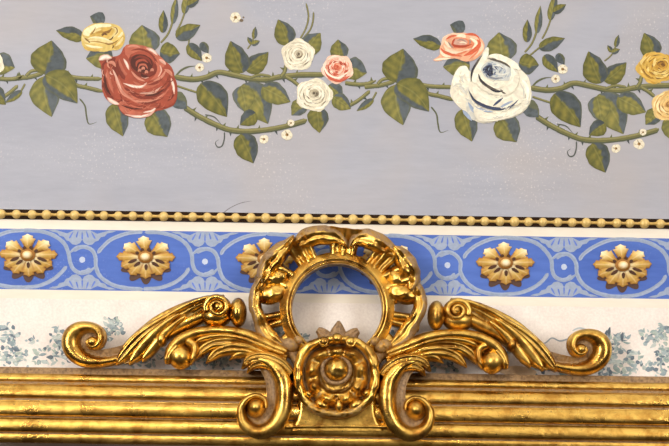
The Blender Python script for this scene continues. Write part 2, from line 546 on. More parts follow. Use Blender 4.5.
# ------------------------------------------------------------------ rosettes (low relief, painted)
def rosette(cx, cy, seed, label):
    rng = random.Random(seed)
    t = thing('rosette', P(cx, cy, 0.0), label, 'rosette', 'gold rosettes on the blue border')
    sq = 0.78
    # brown trompe-l'oeil shadow, painted flat and set below the petals
    def lobes(n, r0, r1, m=160, ph=0.0):
        return [(r0 + (r1 - r0) * (0.5 + 0.5 * cos(n * a + ph)) ** 0.7) for a in [2 * pi * k / m for k in range(m)]]
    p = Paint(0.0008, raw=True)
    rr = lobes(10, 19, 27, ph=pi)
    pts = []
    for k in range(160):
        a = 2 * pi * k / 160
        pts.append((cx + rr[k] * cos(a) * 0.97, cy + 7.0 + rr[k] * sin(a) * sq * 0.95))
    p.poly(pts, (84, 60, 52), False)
    p.done('painted_shadow', t)
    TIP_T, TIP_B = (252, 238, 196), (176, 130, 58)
    ang = [93, 140, 40, 176, 2, 208, -28, 238, -90, -56]
    WP = [(0, 2.2), (0.3, 4.6), (0.5, 6.6), (0.60, 7.6), (0.70, 9.4), (0.725, 9.0), (0.745, 6.0), (0.80, 6.0), (0.875, 6.6), (0.895, 5.6), (0.915, 3.6), (1.0, 0.3)]
    def wprof(t):
        for (a0, w0), (a1, w1) in zip(WP, WP[1:]):
            if t <= a1: return w0 + (w1 - w0) * (t - a0) / (a1 - a0)
        return WP[-1][1]
    for k, A in enumerate(ang):
        p = Paint()
        bm = p.bm; lay = p.lay
        a = radians(A + rng.uniform(-2.5, 2.5))
        ln = 29.5 if A in (176, 2) else 27.5
        NT, NU = 44, 10
        rows = []
        up = sin(a)
        for i in range(NT + 1):
            tt = i / NT
            r = 4.5 + (ln - 4.5) * tt
            w = wprof(tt) * rng.uniform(0.98, 1.02) * 0.86
            row = []
            for jx in range(NU + 1):
                u = jx / NU * 2 - 1
                x = r * cos(a) - u * w * sin(a)
                y = r * sin(a) + u * w * cos(a)
                hgt = 0.0014 + 0.0026 * (1 - u * u) * sin(pi * min(1, tt * 0.95 + 0.05)) + 0.0010 * tt
                wp = P(cx + x, cy - y * sq, 0.0)
                wp.y = -hgt
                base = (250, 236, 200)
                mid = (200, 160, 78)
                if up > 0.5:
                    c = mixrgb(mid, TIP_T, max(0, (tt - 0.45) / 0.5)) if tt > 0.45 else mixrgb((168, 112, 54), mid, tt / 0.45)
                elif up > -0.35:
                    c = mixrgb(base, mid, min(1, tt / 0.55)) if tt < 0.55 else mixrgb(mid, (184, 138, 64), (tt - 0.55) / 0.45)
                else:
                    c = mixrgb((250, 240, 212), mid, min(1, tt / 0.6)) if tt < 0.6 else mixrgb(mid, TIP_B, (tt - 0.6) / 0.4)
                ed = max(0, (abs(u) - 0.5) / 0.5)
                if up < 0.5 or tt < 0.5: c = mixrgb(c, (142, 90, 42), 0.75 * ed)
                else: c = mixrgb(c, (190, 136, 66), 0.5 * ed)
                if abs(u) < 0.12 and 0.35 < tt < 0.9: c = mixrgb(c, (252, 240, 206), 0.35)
                v = bm.verts.new(wp); v[lay] = lin(c)
                row.append(v)
            rows.append(row)
        for i in range(NT):
            for jx in range(NU):
                f = bm.faces.new((rows[i][jx], rows[i][jx + 1], rows[i + 1][jx + 1], rows[i + 1][jx]))
        bmesh.ops.recalc_face_normals(bm, faces=bm.faces)
        for f in bm.faces:
            pass
        sm = sum(f.normal.y for f in bm.faces)
        if sm > 0: bmesh.ops.reverse_faces(bm, faces=bm.faces)
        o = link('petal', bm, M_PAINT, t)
    p = Paint(0.0052, raw=True)
    for k, (A0, A1, r0, r1) in enumerate(((200, 203, 9, 19), (232, 226, 8, 17), (274, 272, 9, 17), (312, 318, 9, 18), (340, 338, 10, 21), (150, 146, 8, 12), (30, 34, 8, 12), (110, 108, 8, 12), (70, 72, 8, 12))):
        a0, a1 = radians(A0), radians(A1)
        p.stroke([(cx + r0 * cos(a0), cy - r0 * sin(a0) * sq), (cx + r1 * cos(a1), cy - r1 * sin(a1) * sq)], 1.6, (76, 46, 28), (0.3, 0.4))
    p.done('leaf_slit', t)
    # button centre
    def dome(name, r, h, d0, c0, c1):
        bm = bmesh.new(); lay = bm.verts.layers.float_color.new('paint')
        NR, NA = 8, 28
        rings = []
        for i in range(NR + 1):
            q = i / NR
            ring = []
            for k in range(NA):
                a = 2 * pi * k / NA
                wp = P(cx + r * q * cos(a), cy - r * q * sin(a) * 0.8, 0.0)
                wp.y = -(d0 + h * sqrt(max(0, 1 - q * q)))
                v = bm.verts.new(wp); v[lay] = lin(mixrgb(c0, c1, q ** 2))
                ring.append(v)
            rings.append(ring)
        for i in range(NR):
            for k in range(NA):
                bm.faces.new((rings[i][k], rings[i][(k + 1) % NA], rings[i + 1][(k + 1) % NA], rings[i + 1][k]))
        bmesh.ops.remove_doubles(bm, verts=rings[0], dist=1e-5)
        bmesh.ops.recalc_face_normals(bm, faces=bm.faces)
        if sum(f.normal.y for f in bm.faces) > 0: bmesh.ops.reverse_faces(bm, faces=bm.faces)
        return link(name, bm, M_PAINT, t)
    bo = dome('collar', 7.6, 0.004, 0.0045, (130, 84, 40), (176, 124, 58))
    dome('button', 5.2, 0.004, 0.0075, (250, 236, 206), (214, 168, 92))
    return t
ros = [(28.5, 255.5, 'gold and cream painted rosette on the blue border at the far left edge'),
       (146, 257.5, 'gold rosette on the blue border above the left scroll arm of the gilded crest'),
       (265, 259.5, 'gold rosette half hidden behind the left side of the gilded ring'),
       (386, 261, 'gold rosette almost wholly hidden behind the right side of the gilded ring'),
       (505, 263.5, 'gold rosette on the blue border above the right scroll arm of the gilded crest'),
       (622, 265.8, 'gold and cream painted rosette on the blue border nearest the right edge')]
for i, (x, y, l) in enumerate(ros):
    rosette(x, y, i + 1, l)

# ------------------------------------------------------------------ bead moulding
def solid_mat(name, c, rough=0.5, var=0.15, metallic=0.0):
    m, nt, b = newmat(name)
    n = noise(nt, 160, 4, 0.6, objvec(nt))
    col = ramp(nt, n.outputs[0], [(0.3, lin(tuple(k * (1 - var) for k in c))), (0.7, lin(c))]).outputs[0]
    L(nt, col, b.inputs['Base Color'])
    b.inputs['Roughness'].default_value = rough
    b.inputs['Metallic'].default_value = metallic
    b.inputs['Specular IOR Level'].default_value = 0.5 if rough < 0.6 else 0.1
    return m
M_BEAD = solid_mat('bead_gilt', (240, 204, 124), 0.38, 0.2, 0.1)
M_DARK = solid_mat('dark_umber', (50, 31, 16), 0.7, 0.4)
M_LINK = solid_mat('link_gilt', (222, 180, 96), 0.5, 0.25, 0.1)
bead_t = thing('bead_moulding', P(334.5, 219, 0.0), 'slim dark brown moulding strung with gold beads under the painted roses', 'moulding')
s0 = slab('backing_strip', 214.2, 224, M_DARK, 0.0001, 0.0015)
s0.parent = bead_t; s0.location = -LOC[bead_t.name]
rng = random.Random(4)
bead_mesh = None
x = -56.4
bx = []
while x < 728:
    bx.append(x + rng.uniform(-1.0, 1.0)); x += 14.62
for i, x in enumerate(bx):
    c = P(x, vrow(x, 219), 0.0015)
    if bead_mesh is None:
        bm = bmesh.new()
        bmesh.ops.create_uvsphere(bm, u_segments=20, v_segments=12, radius=4.75 * S)
        for v in bm.verts:
            v.co.y *= 0.8
        bead_mesh = bpy.data.meshes.new('bead'); bm.to_mesh(bead_mesh); bm.free()
        bead_mesh.materials.append(M_BEAD)
        for p_ in bead_mesh.polygons: p_.use_smooth = True
    o = bpy.data.objects.new('bead', bead_mesh); C.objects.link(o)
    o.parent = bead_t; o.location = c - LOC[bead_t.name]
    s = rng.uniform(0.93, 1.05); o.scale = (s, s, s)
    if i:
        x0 = bx[i - 1]
        bm = bmesh.new()
        NA = 8
        prev = None
        for k in range(9):
            q = k / 8
            xx = x0 + 3 + (x - x0 - 6) * q
            rr = (2.2 - 0.8 * sin(pi * q)) * S
            ctr = P(xx, vrow(xx, 219), 0.0022)
            ring = [bm.verts.new(ctr + Vector((0, -abs(rr) * sin(2 * pi * m / NA) * 0.9, rr * cos(2 * pi * m / NA)))) for m in range(NA)]
            if prev:
                for m in range(NA):
                    bm.faces.new((prev[m], prev[(m + 1) % NA], ring[(m + 1) % NA], ring[m]))
            prev = ring
        bmesh.ops.recalc_face_normals(bm, faces=bm.faces)
        link('bead_link', bm, M_LINK, bead_t)

# ------------------------------------------------------------------ roses
def rose_generic(pt, cx, cy, rx, ry, pal, seed, cup=(0.05, -0.12), lines=True):
    """pal: dark, shade, mid, light, white"""
    rng = random.Random(seed)
    dk, sh, md, lt, wh = pal
    n = 30
    pts = []
    for i in range(n):
        a = 2 * pi * i / n
        k = 1 + 0.06 * sin(5 * a + seed) + rng.uniform(-0.025, 0.025)
        pts.append((cx + rx * k * cos(a), cy + ry * k * sin(a)))
    pt.poly(pts, lt, True)
    ccx, ccy = cx + cup[0] * rx, cy + cup[1] * ry
    def arc(f, a0, a1, w, c, rot=0.0, tp=(0.4, 0.4)):
        q = []
        for k in range(7):
            a = a0 + (a1 - a0) * k / 6
            ox = cx + (ccx - cx) * (1 - f); oy = cy + (ccy - cy) * (1 - f)
            q.append((ox + rx * f * cos(a), oy + ry * f * sin(a)))
        pt.stroke(q, w, c, tp, 18)
    m = min(rx, ry)
    # outer petals
    for f, cnt in ((0.86, 6), (0.68, 5), (0.5, 5), (0.34, 4)):
        off = rng.uniform(0, 2 * pi)
        for k in range(cnt):
            a = off + 2 * pi * k / cnt
            sp = 2 * pi / cnt * rng.uniform(0.9, 1.25)
            low = sin(a + sp / 2) > 0
            arc(f - 0.07, a, a + sp, m * 0.10, sh if low else md)
            arc(f, a, a + sp, m * 0.085, lt if rng.random() < 0.6 else wh)
            if lines:
                arc(f - 0.115, a + 0.1, a + sp * 0.85, m * 0.032, dk if low or rng.random() < 0.5 else sh)
    pt.scumble([(x * 0.92 + cx * 0.08, y * 0.92 + cy * 0.08) for x, y in pts], [lt, wh, lt, md], 40, m * 0.07, m * 0.55, ccx, ccy, seed)
    pt.ellipse(ccx, ccy, rx * 0.26, ry * 0.26, sh, 0, 0.1, rng)
    for k in range(5):
        a = rng.uniform(0, 6.28)
        arc(0.10 + 0.04 * k, a, a + 2.6, m * 0.04, dk if k % 2 else md)
    pt.ellipse(ccx, ccy, rx * 0.08, ry * 0.1, dk, 0, 0.1, rng)

def crop(ox, oy, sc):
    return lambda pts: [(ox + x / sc, oy + y / sc) for x, y in pts]

def red_rose(pt):
    K = crop(95, 35, 4.96)
    dk, dp, md, ml, lt, pk, wh = (78, 32, 24), (120, 48, 34), (158, 72, 52), (180, 98, 76), (196, 128, 106), (216, 168, 150), (236, 216, 204)
    g = lambda pts, c: pt.poly(K(pts), c)
    s = lambda pts, w, c: pt.stroke(K(pts), w / 4.96, c, (0.35, 0.35))
    g([(20, 125), (45, 105), (90, 108), (125, 95), (150, 55), (200, 48), (250, 58), (300, 85), (340, 125), (380, 160), (396, 210), (410, 270), (398, 340), (350, 368), (305, 378), (270, 405), (200, 412), (140, 392), (110, 348), (60, 322), (36, 270), (34, 200), (30, 150)], md)
    g([(40, 140), (98, 112), (122, 170), (112, 230), (142, 300), (122, 342), (72, 318), (42, 260), (36, 190)], dp)
    g([(48, 150), (80, 140), (95, 200), (112, 260), (128, 320), (80, 300), (52, 240)], md)
    SIL = K([(45, 140), (125, 100), (200, 60), (300, 95), (375, 170), (400, 270), (345, 355), (200, 400), (115, 335), (45, 270)])
    pt.scumble(SIL, [dp, md, ml, ml, lt, pk, dp], 150, 0.9, 9, 143, 66, 5)
    s([(60, 170), (72, 230), (92, 290)], 9, ml)
    s([(48, 200), (56, 260), (80, 300)], 6, dk)
    # back petals
    g([(150, 58), (200, 48), (262, 62), (312, 95), (352, 142), (332, 162), (290, 112), (232, 86), (182, 96), (160, 130)], ml)
    s([(160, 62), (190, 55), (225, 62)], 6, lt)
    s([(180, 78), (220, 72), (262, 84), (300, 112)], 5, dp)
    s([(255, 66), (285, 78), (312, 102)], 8, pk)
    s([(268, 70), (292, 82), (306, 98)], 4, wh)
    s([(318, 122), (338, 134), (352, 148)], 7, pk)
    # cup
    pt.ellipse(95 + 240 / 4.96, 35 + 148 / 4.96, 76 / 4.96, 62 / 4.96, dp, 0.3)
    pt.ellipse(95 + 232 / 4.96, 35 + 142 / 4.96, 56 / 4.96, 46 / 4.96, dk, 0.3)
    s([(178, 110), (205, 92), (245, 92), (280, 112), (300, 145)], 8, md)
    s([(195, 120), (225, 108), (262, 120), (282, 150)], 6, dp)
    s([(205, 160), (210, 135), (240, 125), (265, 140)], 6, md)
    s([(215, 170), (225, 150), (250, 150), (262, 170)], 5, ml)
    for x, y in ((222, 180), (256, 188), (240, 170), (284, 178)):
        s([(x - 8, y + 4), (x, y - 6), (x + 7, y + 3)], 6, lt)
    s([(228, 190), (240, 205), (262, 205)], 7, dk)
    s([(300, 130), (318, 165), (305, 205), (275, 228)], 9, ml)
    s([(322, 150), (330, 180), (312, 212)], 4, pk)
    # left front petal
    g([(104, 116), (150, 100), (172, 130), (182, 172), (232, 228), (262, 244), (230, 264), (160, 240), (120, 192)], md)
    s([(110, 128), (118, 165), (138, 205), (165, 232)], 10, dp)
    s([(120, 118), (128, 150), (150, 190), (190, 222)], 7, ml)
    s([(142, 118), (158, 145), (170, 176)], 7, pk)
    s([(146, 124), (158, 146), (166, 170)], 4, wh)
    s([(180, 180), (210, 212), (250, 232)], 6, lt)
    # bowl
    g([(168, 190), (214, 232), (270, 236), (322, 202), (346, 152), (368, 172), (362, 230), (312, 270), (240, 284), (150, 246)], md)
    s([(190, 232), (240, 256), (300, 240), (345, 190)], 12, ml)
    s([(260, 250), (310, 235), (350, 190)], 6, dp)
    s([(140, 240), (185, 254), (230, 258), (262, 234)], 7, pk)
    s([(146, 242), (190, 257), (228, 258), (250, 244)], 4, wh)
    s([(215, 290), (285, 288), (332, 256)], 5, pk)
    s([(290, 230), (330, 210), (352, 176)], 6, lt)
    g([(150, 262), (240, 300), (332, 280), (380, 220), (388, 250), (332, 306), (240, 320), (165, 300)], dp)
    s([(240, 302), (300, 296), (345, 268)], 5, dk)
    # second bowl
    g([(112, 205), (150, 280), (232, 322), (312, 308), (370, 255), (386, 214), (402, 282), (362, 342), (302, 352), (202, 352), (136, 316)], md)
    s([(118, 215), (148, 285), (225, 332), (305, 322), (368, 268)], 13, ml)
    s([(100, 190), (112, 232), (140, 290), (190, 322)], 8, lt)
    s([(88, 170), (108, 215), (132, 275)], 5, pk)
    s([(150, 300), (210, 330), (280, 330), (345, 292)], 6, lt)
    s([(210, 338), (270, 340), (330, 318)], 6, dp)
    s([(300, 345), (350, 330), (378, 285)], 6, dp)
    # bottom petals
    g([(132, 330), (220, 360), (302, 358), (284, 394), (202, 410), (150, 392), (122, 362)], ml)
    s([(140, 345), (210, 372), (280, 370)], 8, md)
    s([(130, 348), (180, 365), (240, 368)], 4, dk)
    s([(148, 394), (210, 406), (270, 396), (302, 366)], 7, pk)
    s([(180, 403), (225, 405), (265, 395)], 4, wh)
    s([(240, 385), (280, 378), (302, 362)], 4, wh)
    # right petal
    g([(386, 212), (402, 270), (392, 338), (342, 360), (326, 332), (372, 280)], md)
    s([(360, 330), (385, 300), (395, 260)], 8, dp)
    s([(378, 215), (388, 250), (394, 296)], 7, pk)
    s([(383, 224), (390, 255), (394, 285)], 4, wh)
    s([(345, 172), (370, 185), (384, 206)], 8, lt)
    pt.scumble(K([(170, 240), (380, 210), (395, 300), (300, 390), (160, 390), (120, 300)]), [md, ml, lt, dp, md, ml], 60, 0.5, 8, 143, 62, 6)
    # left rim highlights
    s([(20, 126), (48, 112), (85, 116)], 14, pk)
    s([(22, 126), (50, 110), (80, 114)], 9, wh)
    s([(62, 140), (88, 138), (104, 160)], 8, lt)
    s([(62, 312), (88, 332), (122, 346)], 10, pk)
    s([(66, 316), (92, 334), (116, 344)], 6, wh)

def white_rose(pt):
    K = crop(445 - 352, 45 - 5.2, 5.24)
    iv, iv2, sh, bl, nv, bk, br, lt = (234, 227, 208), (228, 220, 200), (210, 208, 198), (150, 164, 186), (66, 76, 104), (40, 42, 54), (92, 84, 76), (246, 240, 220)
    g = lambda pts, c: pt.poly(K(pts), c)
    s = lambda pts, w, c: pt.stroke(K(pts), w / 5.24, c, (0.35, 0.35))
    g([(32, 210), (50, 150), (75, 115), (110, 110), (132, 140), (150, 110), (185, 60), (215, 15), (230, 20), (226, 58), (270, 48), (320, 62), (370, 92), (398, 130), (436, 170), (452, 240), (446, 300), (412, 350), (350, 382), (280, 396), (222, 410), (165, 402), (120, 362), (60, 312), (28, 262)], iv)
    g([(50, 160), (80, 120), (112, 116), (128, 160), (124, 220), (90, 250), (48, 240)], lt)
    g([(30, 240), (60, 225), (110, 250), (140, 310), (120, 355), (62, 308)], iv2)
    pt.scumble(K([(50, 160), (110, 130), (160, 160), (230, 70), (370, 100), (440, 200), (440, 300), (340, 375), (200, 400), (60, 300)]), [iv, lt, iv2, sh, iv, lt], 160, 1.2, 9, 142, 66, 5)
    s([(70, 215), (95, 235), (115, 265)], 6, sh)
    s([(40, 225), (60, 205), (90, 208)], 4, sh)
    g([(110, 300), (150, 330), (200, 350), (150, 395), (118, 360)], sh)
    s([(92, 342), (112, 365), (140, 398)], 9, bl)
    s([(120, 300), (150, 345), (190, 370)], 9, bl)
    # tall left petal
    g([(142, 190), (152, 130), (190, 66), (222, 20), (226, 58), (200, 110), (180, 150), (178, 200)], lt)
    s([(136, 194), (142, 140), (168, 92), (196, 52)], 6, br)
    s([(134, 180), (142, 135), (160, 100)], 4, bk)
    # cup
    g([(188, 130), (210, 98), (250, 84), (310, 98), (350, 130), (352, 172), (320, 188), (262, 184), (214, 172)], (204, 206, 202))
    CUP = K([(192, 130), (215, 95), (300, 98), (345, 130), (345, 170), (270, 180), (215, 168)])
    pt.scumble(CUP, [(186, 194, 200), (200, 206, 206), (160, 172, 188), (216, 218, 210), (140, 154, 174)], 70, 0.6, 6, 142, 64, 7)
    pt.scumble(K([(194, 126), (225, 96), (280, 100), (300, 130), (262, 165), (210, 164)]), [(130, 142, 164), (108, 118, 142), (164, 176, 190), (86, 94, 120)], 34, 0.6, 6, 142, 66, 17)
    g([(198, 130), (214, 112), (240, 106), (248, 120), (236, 128), (250, 140), (244, 158), (224, 152), (208, 146)], (64, 70, 94))
    s([(206, 134), (222, 124), (240, 130), (246, 150)], 9, bk)
    s([(216, 152), (236, 158), (252, 150)], 6, bk)
    pt.scumble(K([(196, 130), (230, 100), (262, 116), (246, 165), (208, 158)]), [bk, nv, (110, 122, 148), (150, 164, 182), (72, 78, 98)], 26, 0.45, 4, 140, 68, 8)
    s([(256, 112), (284, 108), (306, 124)], 4, (232, 232, 222))
    s([(262, 150), (300, 158), (336, 146)], 5, (222, 222, 214))
    s([(220, 168), (262, 176), (304, 172)], 4, (130, 134, 146))
    s([(222, 72), (265, 80), (310, 96), (340, 120)], 7, br)
    g([(226, 58), (270, 48), (322, 64), (372, 96), (392, 132), (352, 122), (312, 92), (262, 74)], lt)
    s([(345, 118), (362, 150), (350, 190), (320, 215)], 16, lt)
    s([(360, 125), (378, 160), (366, 195)], 4, sh)
    # bowls
    g([(172, 165), (196, 195), (250, 228), (306, 226), (350, 196), (368, 150), (388, 170), (372, 226), (330, 262), (260, 262), (196, 236), (166, 200)], iv)
    s([(200, 190), (250, 218), (310, 212)], 9, lt)
    s([(174, 152), (186, 186), (220, 216), (262, 238), (304, 248)], 8, br)
    s([(176, 158), (190, 190), (225, 220)], 4, bk)
    s([(232, 232), (270, 246), (304, 240)], 5, bk)
    s([(290, 232), (302, 250), (318, 256)], 4, br)
    g([(138, 200), (170, 240), (230, 276), (300, 282), (362, 252), (402, 196), (422, 250), (382, 310), (312, 326), (230, 322), (166, 294)], iv)
    s([(160, 235), (215, 278), (290, 290), (360, 262)], 10, lt)
    s([(124, 240), (150, 288), (205, 320), (272, 336), (340, 326), (384, 288)], 8, nv)
    s([(130, 250), (160, 296), (210, 324), (260, 334)], 4, bk)
    s([(250, 322), (276, 300), (304, 278)], 6, nv)
    s([(286, 330), (318, 312), (356, 294)], 6, bl)
    s([(240, 330), (290, 340), (330, 332)], 4, bk)
    s([(150, 310), (190, 340), (250, 352)], 7, bl)
    g([(150, 330), (220, 356), (300, 354), (372, 330), (420, 286), (440, 300), (402, 352), (330, 384), (230, 404), (170, 394)], iv)
    s([(180, 375), (250, 376), (330, 358), (400, 320)], 12, lt)
    s([(200, 396), (270, 388), (340, 372)], 4, iv2)
    s([(400, 180), (430, 230), (430, 290)], 12, lt)
    pt.scumble(K([(150, 300), (230, 340), (380, 300), (430, 250), (430, 300), (340, 370), (200, 390)]), [iv, lt, sh, (214, 212, 202), iv], 40, 0.7, 9, 142, 62, 9)
    s([(132, 262), (160, 300), (214, 328), (280, 338), (330, 330)], 4, nv)
    s([(392, 200), (412, 240), (408, 280)], 4, sh)

PAL_YEL = ((140, 92, 44), (196, 148, 62), (218, 178, 90), (234, 208, 130), (244, 230, 180))
PAL_YEL2 = ((112, 76, 34), (168, 122, 44), (196, 148, 56), (212, 172, 80), (230, 204, 128))
PAL_TAN = ((142, 96, 48), (196, 144, 76), (214, 170, 100), (230, 196, 130), (244, 222, 170))
PAL_WHT = ((96, 84, 68), (180, 168, 142), (208, 198, 174), (228, 219, 196), (242, 235, 216))
PAL_PNK = ((196, 84, 58), (214, 122, 94), (228, 160, 134), (240, 200, 178), (248, 224, 206))
PAL_ORG = ((196, 84, 52), (214, 124, 92), (228, 164, 132), (240, 196, 166), (248, 224, 198))

def blossom(pt, x, y, r, seed):
    r = r * 0.92
    rng = random.Random(seed)
    pt.ellipse(x, y, r, r * 0.95, (214, 204, 180), 0, 0.10, rng, 18)
    for k in range(5):
        a = 2 * pi * k / 5 + seed
        pt.ellipse(x + r * 0.55 * cos(a), y + r * 0.55 * sin(a), r * 0.42, r * 0.40, (230, 221, 198), a, 0.08, rng, 12)
        pt.stroke([(x + r * 0.2 * cos(a + .6), y + r * 0.2 * sin(a + .6)), (x + r * 0.75 * cos(a + .6), y + r * 0.75 * sin(a + .6))], r * 0.09, (168, 152, 124))
    pt.ellipse(x, y, r * 0.30, r * 0.28, (150, 116, 62), 0, 0.1, rng, 12)
    pt.ellipse(x + r * .1, y, r * 0.13, r * 0.13, (84, 60, 38), 0, 0.1, rng, 8)

PERIOD = 352.04 * S
seed_n = [0]
def add_leaf(t, k, *a, layer=0, **kw):
    seed_n[0] += 1
    p = Paint(0.0012 + layer * 0.0004 + (seed_n[0] % 7) * 0.00004, xoff=k * PERIOD)
    leaf_mesh(p, *a, seed=seed_n[0], **kw)
    return p.done('leaf', t)
def add_stem(t, k, paths, name='stem', layer=0):
    p = Paint(0.0008 + layer * 0.0003, xoff=k * PERIOD)
    for q in paths:
        stem_strokes(p, *q)
    return p.done(name, t)
def add_tendril(t, k, pts, w=0.8, c=(92, 96, 70)):
    p = Paint(0.0010, xoff=k * PERIOD)
    p.stroke(pts, w, c, (0.05, 0.5), 40)
    return p.done('tendril', t)
def wt(name, k, x, y, label, cat, group=None):
    loc = P(x, y, 0.0); loc.x += k * PERIOD
    return thing(name, loc, label, cat, group)

def sh(k, x, y):
    SH[0], SH[1] = (x, y) if k == 1 else (0.0, 0.0)

def motif(k):
    z = {0: 'left', 1: 'right', -1: 'edge'}[k]
    seed_n[0] = 0
    if k >= 0:
        # joint with three leaves
        sh(k, -0.5, 3)
        t = wt('rose_branch', k, 45, 75, {0: 'thorny branch with three broad leaves left of the big red rose',
                                          1: 'thorny branch with three broad leaves between the pink rose and the big white rose'}[k], 'branch', 'painted rose branches')
        add_stem(t, k, [([(13, 79), (22, 78), (30, 77), (44, 73)], 2.0, 2, 1), ([(26, 76), (31, 71.5), (38, 70.5), (44, 73)], 1.5, 0, 2),
                        ([(62, 74), (72, 77), (84, 78.5), (102, 79)], 1.9, 3, 3), ([(58, 71), (66, 77), (76, 85), (88, 88), (104, 92)], 1.9, 3, 4)])
        add_stem(t, k, [([(25, 84), (21, 91), (15, 98)], 0.9, 0, 5)], 'twig')
        add_leaf(t, k, (22, 91), (5, 103), 7, dark=1)
        add_leaf(t, k, (44.5, 76), (51.7, 117), 27, dark=-1, bend=0.07, dfrac=0.75)
        add_leaf(t, k, (45.5, 75), (51.7, 40.5), 33, dark=1, bend=0.02, dfrac=0.95)
        add_leaf(t, k, (45, 75), (77.5, 103.5), 25, dark=1, bend=-0.10, dfrac=0.5, layer=1)
        add_tendril(t, k, [(79.5, 98.5), (85, 106), (86.5, 116), (89, 124), (97, 122)])
        # upper small rose
        sh(k, 8, 3)
        t = wt('rose', k, 105, 38, {0: 'yellow painted rose above the left of the big red rose', 1: 'coral pink painted rose above the left of the big white rose'}[k], 'rose', 'painted roses')
        add_leaf(t, k, (105, 21), (90, 16.5), 13, dark=1, full=True)
        sh(k, 5, 3)
        add_leaf(t, k, (84, 38), (56, 30.5), 13, dark=1, bend=0.03)
        add_leaf(t, k, (113, 57), (86, 58.5), 24, dark=1, bend=0.06, dfrac=1.05)
        sh(k, 0, 0)
        p = Paint(0.0024, xoff=k * PERIOD)
        if k == 0: yellow_rose(p)
        else: coral_rose(p)
        p.done('bloom', t)
        # big rose
        t = wt('rose', k, 138, 80, {0: 'largest red painted rose, deep crimson with pale petal rims', 1: 'largest white painted rose with a dark blue heart'}[k], 'rose', 'painted roses')
        sh(k, 5, 2)
        add_leaf(t, k, (146, 54), (142, 25), 29, dark=1, dfrac=0.55)
        sh(k, 7, 6)
        add_leaf(t, k, (160, 51), (180, 54), 19, dark=1, bend=0.05, dfrac=0.9)
        sh(k, -3, 0)
        add_leaf(t, k, (113, 104), (123, 136.5), 21, dark=-1, dfrac=0.6)
        add_leaf(t, k, (151, 112), (167.5, 137), 25, dark=-1, dfrac=0.95)
        sh(k, 0, 3)
        add_leaf(t, k, (172, 94), (187, 109), 15, full=True)
        sh(k, 0, 0)
        p = Paint(0.0030, xoff=k * PERIOD)
        (red_rose if k == 0 else white_rose)(p)
        p.done('bloom', t)
        # tall sprigs
        side = {0: 'big red rose', 1: 'big white rose'}[k]
        sh(k, 12, 4)
        t = wt('leaf_sprig', k, 168, 25, 'slender upright leaf sprig just above the right of the ' + side, 'sprig', 'painted leaf sprigs')
        add_stem(t, k, [([(160.7, 43), (168, 34), (172.5, 22), (175, 8)], 0.9, 0, 1)])
        add_leaf(t, k, (163, 33), (163.5, 10), 8.5, dark=1)
        add_leaf(t, k, (173, 24), (176.5, -4), 7, dark=1)
        sh(k, 14, 1)
        t = wt('leaf_sprig', k, 186, 8, 'leaf sprig cut by the top edge, upper right of the ' + side, 'sprig', 'painted leaf sprigs')
        add_stem(t, k, [([(176, 32.5), (181, 23), (185, 11), (187, -3)], 0.8, 0, 1)])
        add_leaf(t, k, (184, 14), (190, -14), 8, dark=1)
        add_leaf(t, k, (187, 6), (200, -2), 8, dark=1)
        sh(k, 1, 1)
        t = wt('leaf_sprig', k, 188, 31, 'single slanting leaf on a short stalk right of the ' + side, 'sprig', 'painted leaf sprigs')
        if k == 1: add_stem(t, k, [([(176, 50), (182, 45), (187, 41)], 0.8, 0, 1)])
        else: add_stem(t, k, [([(188, 46), (189, 42), (189, 38)], 0.7, 0, 1)])
        if k == 0: add_leaf(t, k, (176, 38), (200.5, 25), 14, dark=1, bend=0.0)
        else: add_leaf(t, k, (186, 42), (212, 32), 12, dark=1)
        # daisies spray
        sh(k, 4, 6)
        t = wt('flower_spray', k, 203, 60, 'spray of two tiny white blossoms with small leaves right of the ' + side, 'flowers', 'sprays of tiny white blossoms')
        add_tendril(t, k, [(176, 76), (181, 70.5), (188, 67), (196, 66)], 1.0)
        add_leaf(t, k, (188, 44), (202, 61), 12, dark=-1)
        add_leaf(t, k, (201, 42.5), (208.5, 53.5), 8, full=True)
        for x, y, r, sd in ((206.7, 58, 5.4, 1), (199.6, 67.6, 4.7, 2)):
            p = Paint(0.0022, xoff=k * PERIOD); blossom(p, x, y, r, sd); p.done('blossom', t)
        # upper branch
        sh(k, 3.5, 5.5)
        t = wt('rose_branch', k, 235, 76, {0: 'upper thorny branch with broad leaves between the big red rose and the white roses',
                                           1: 'upper thorny branch with broad leaves between the big white rose and the yellow roses'}[k], 'branch', 'painted rose branches')
        add_stem(t, k, [([(174, 77), (192, 79.5), (206, 77.5), (218, 72.5), (233, 75), (254, 79.5), (268, 79.5), (280, 77), (300, 75), (326, 75)], 2.5, 11, 3, (0.01, 0.02)),
                        ([(250, 78), (260, 75), (271, 76.5)], 1.3, 1, 4), ([(286, 77), (293, 81), (299, 86)], 1.7, 1, 5), ([(281, 77), (284.5, 72), (286, 65)], 1.7, 1, 6)])
        add_stem(t, k, [([(177, 86), (189, 90), (202, 94)], 1.0, 0, 7)], 'twig')
        sh(k, 6, 5)
        add_leaf(t, k, (243, 73), (230.5, 41), 22, dark=1, bend=-0.03, dfrac=0.8)
        add_leaf(t, k, (246, 71), (268.5, 52), 17, dark=-1, bend=0.05, dfrac=0.6)
        sh(k, 1.5, 5)
        add_leaf(t, k, (200.5, 83.5), (227, 117), 26, dark=-1, bend=-0.04, dfrac=0.8)
        sh(k, 3.5, 5)
        add_leaf(t, k, (243, 84), (268, 124), 29, dark=-1, bend=-0.06, dfrac=0.9)
        add_leaf(t, k, (241, 86), (246, 113), 20, dark=1, bend=-0.03, dfrac=0.2, layer=1)
        add_leaf(t, k, (262, 87), (290.5, 102), 20, dark=-1, dfrac=0.6)
        sh(k, -3, 5)
        add_leaf(t, k, (256, 113), (240, 125), 15, dark=1, layer=1)
        # bud sprig above the pair of leaves
        sh(k, 0, 3)
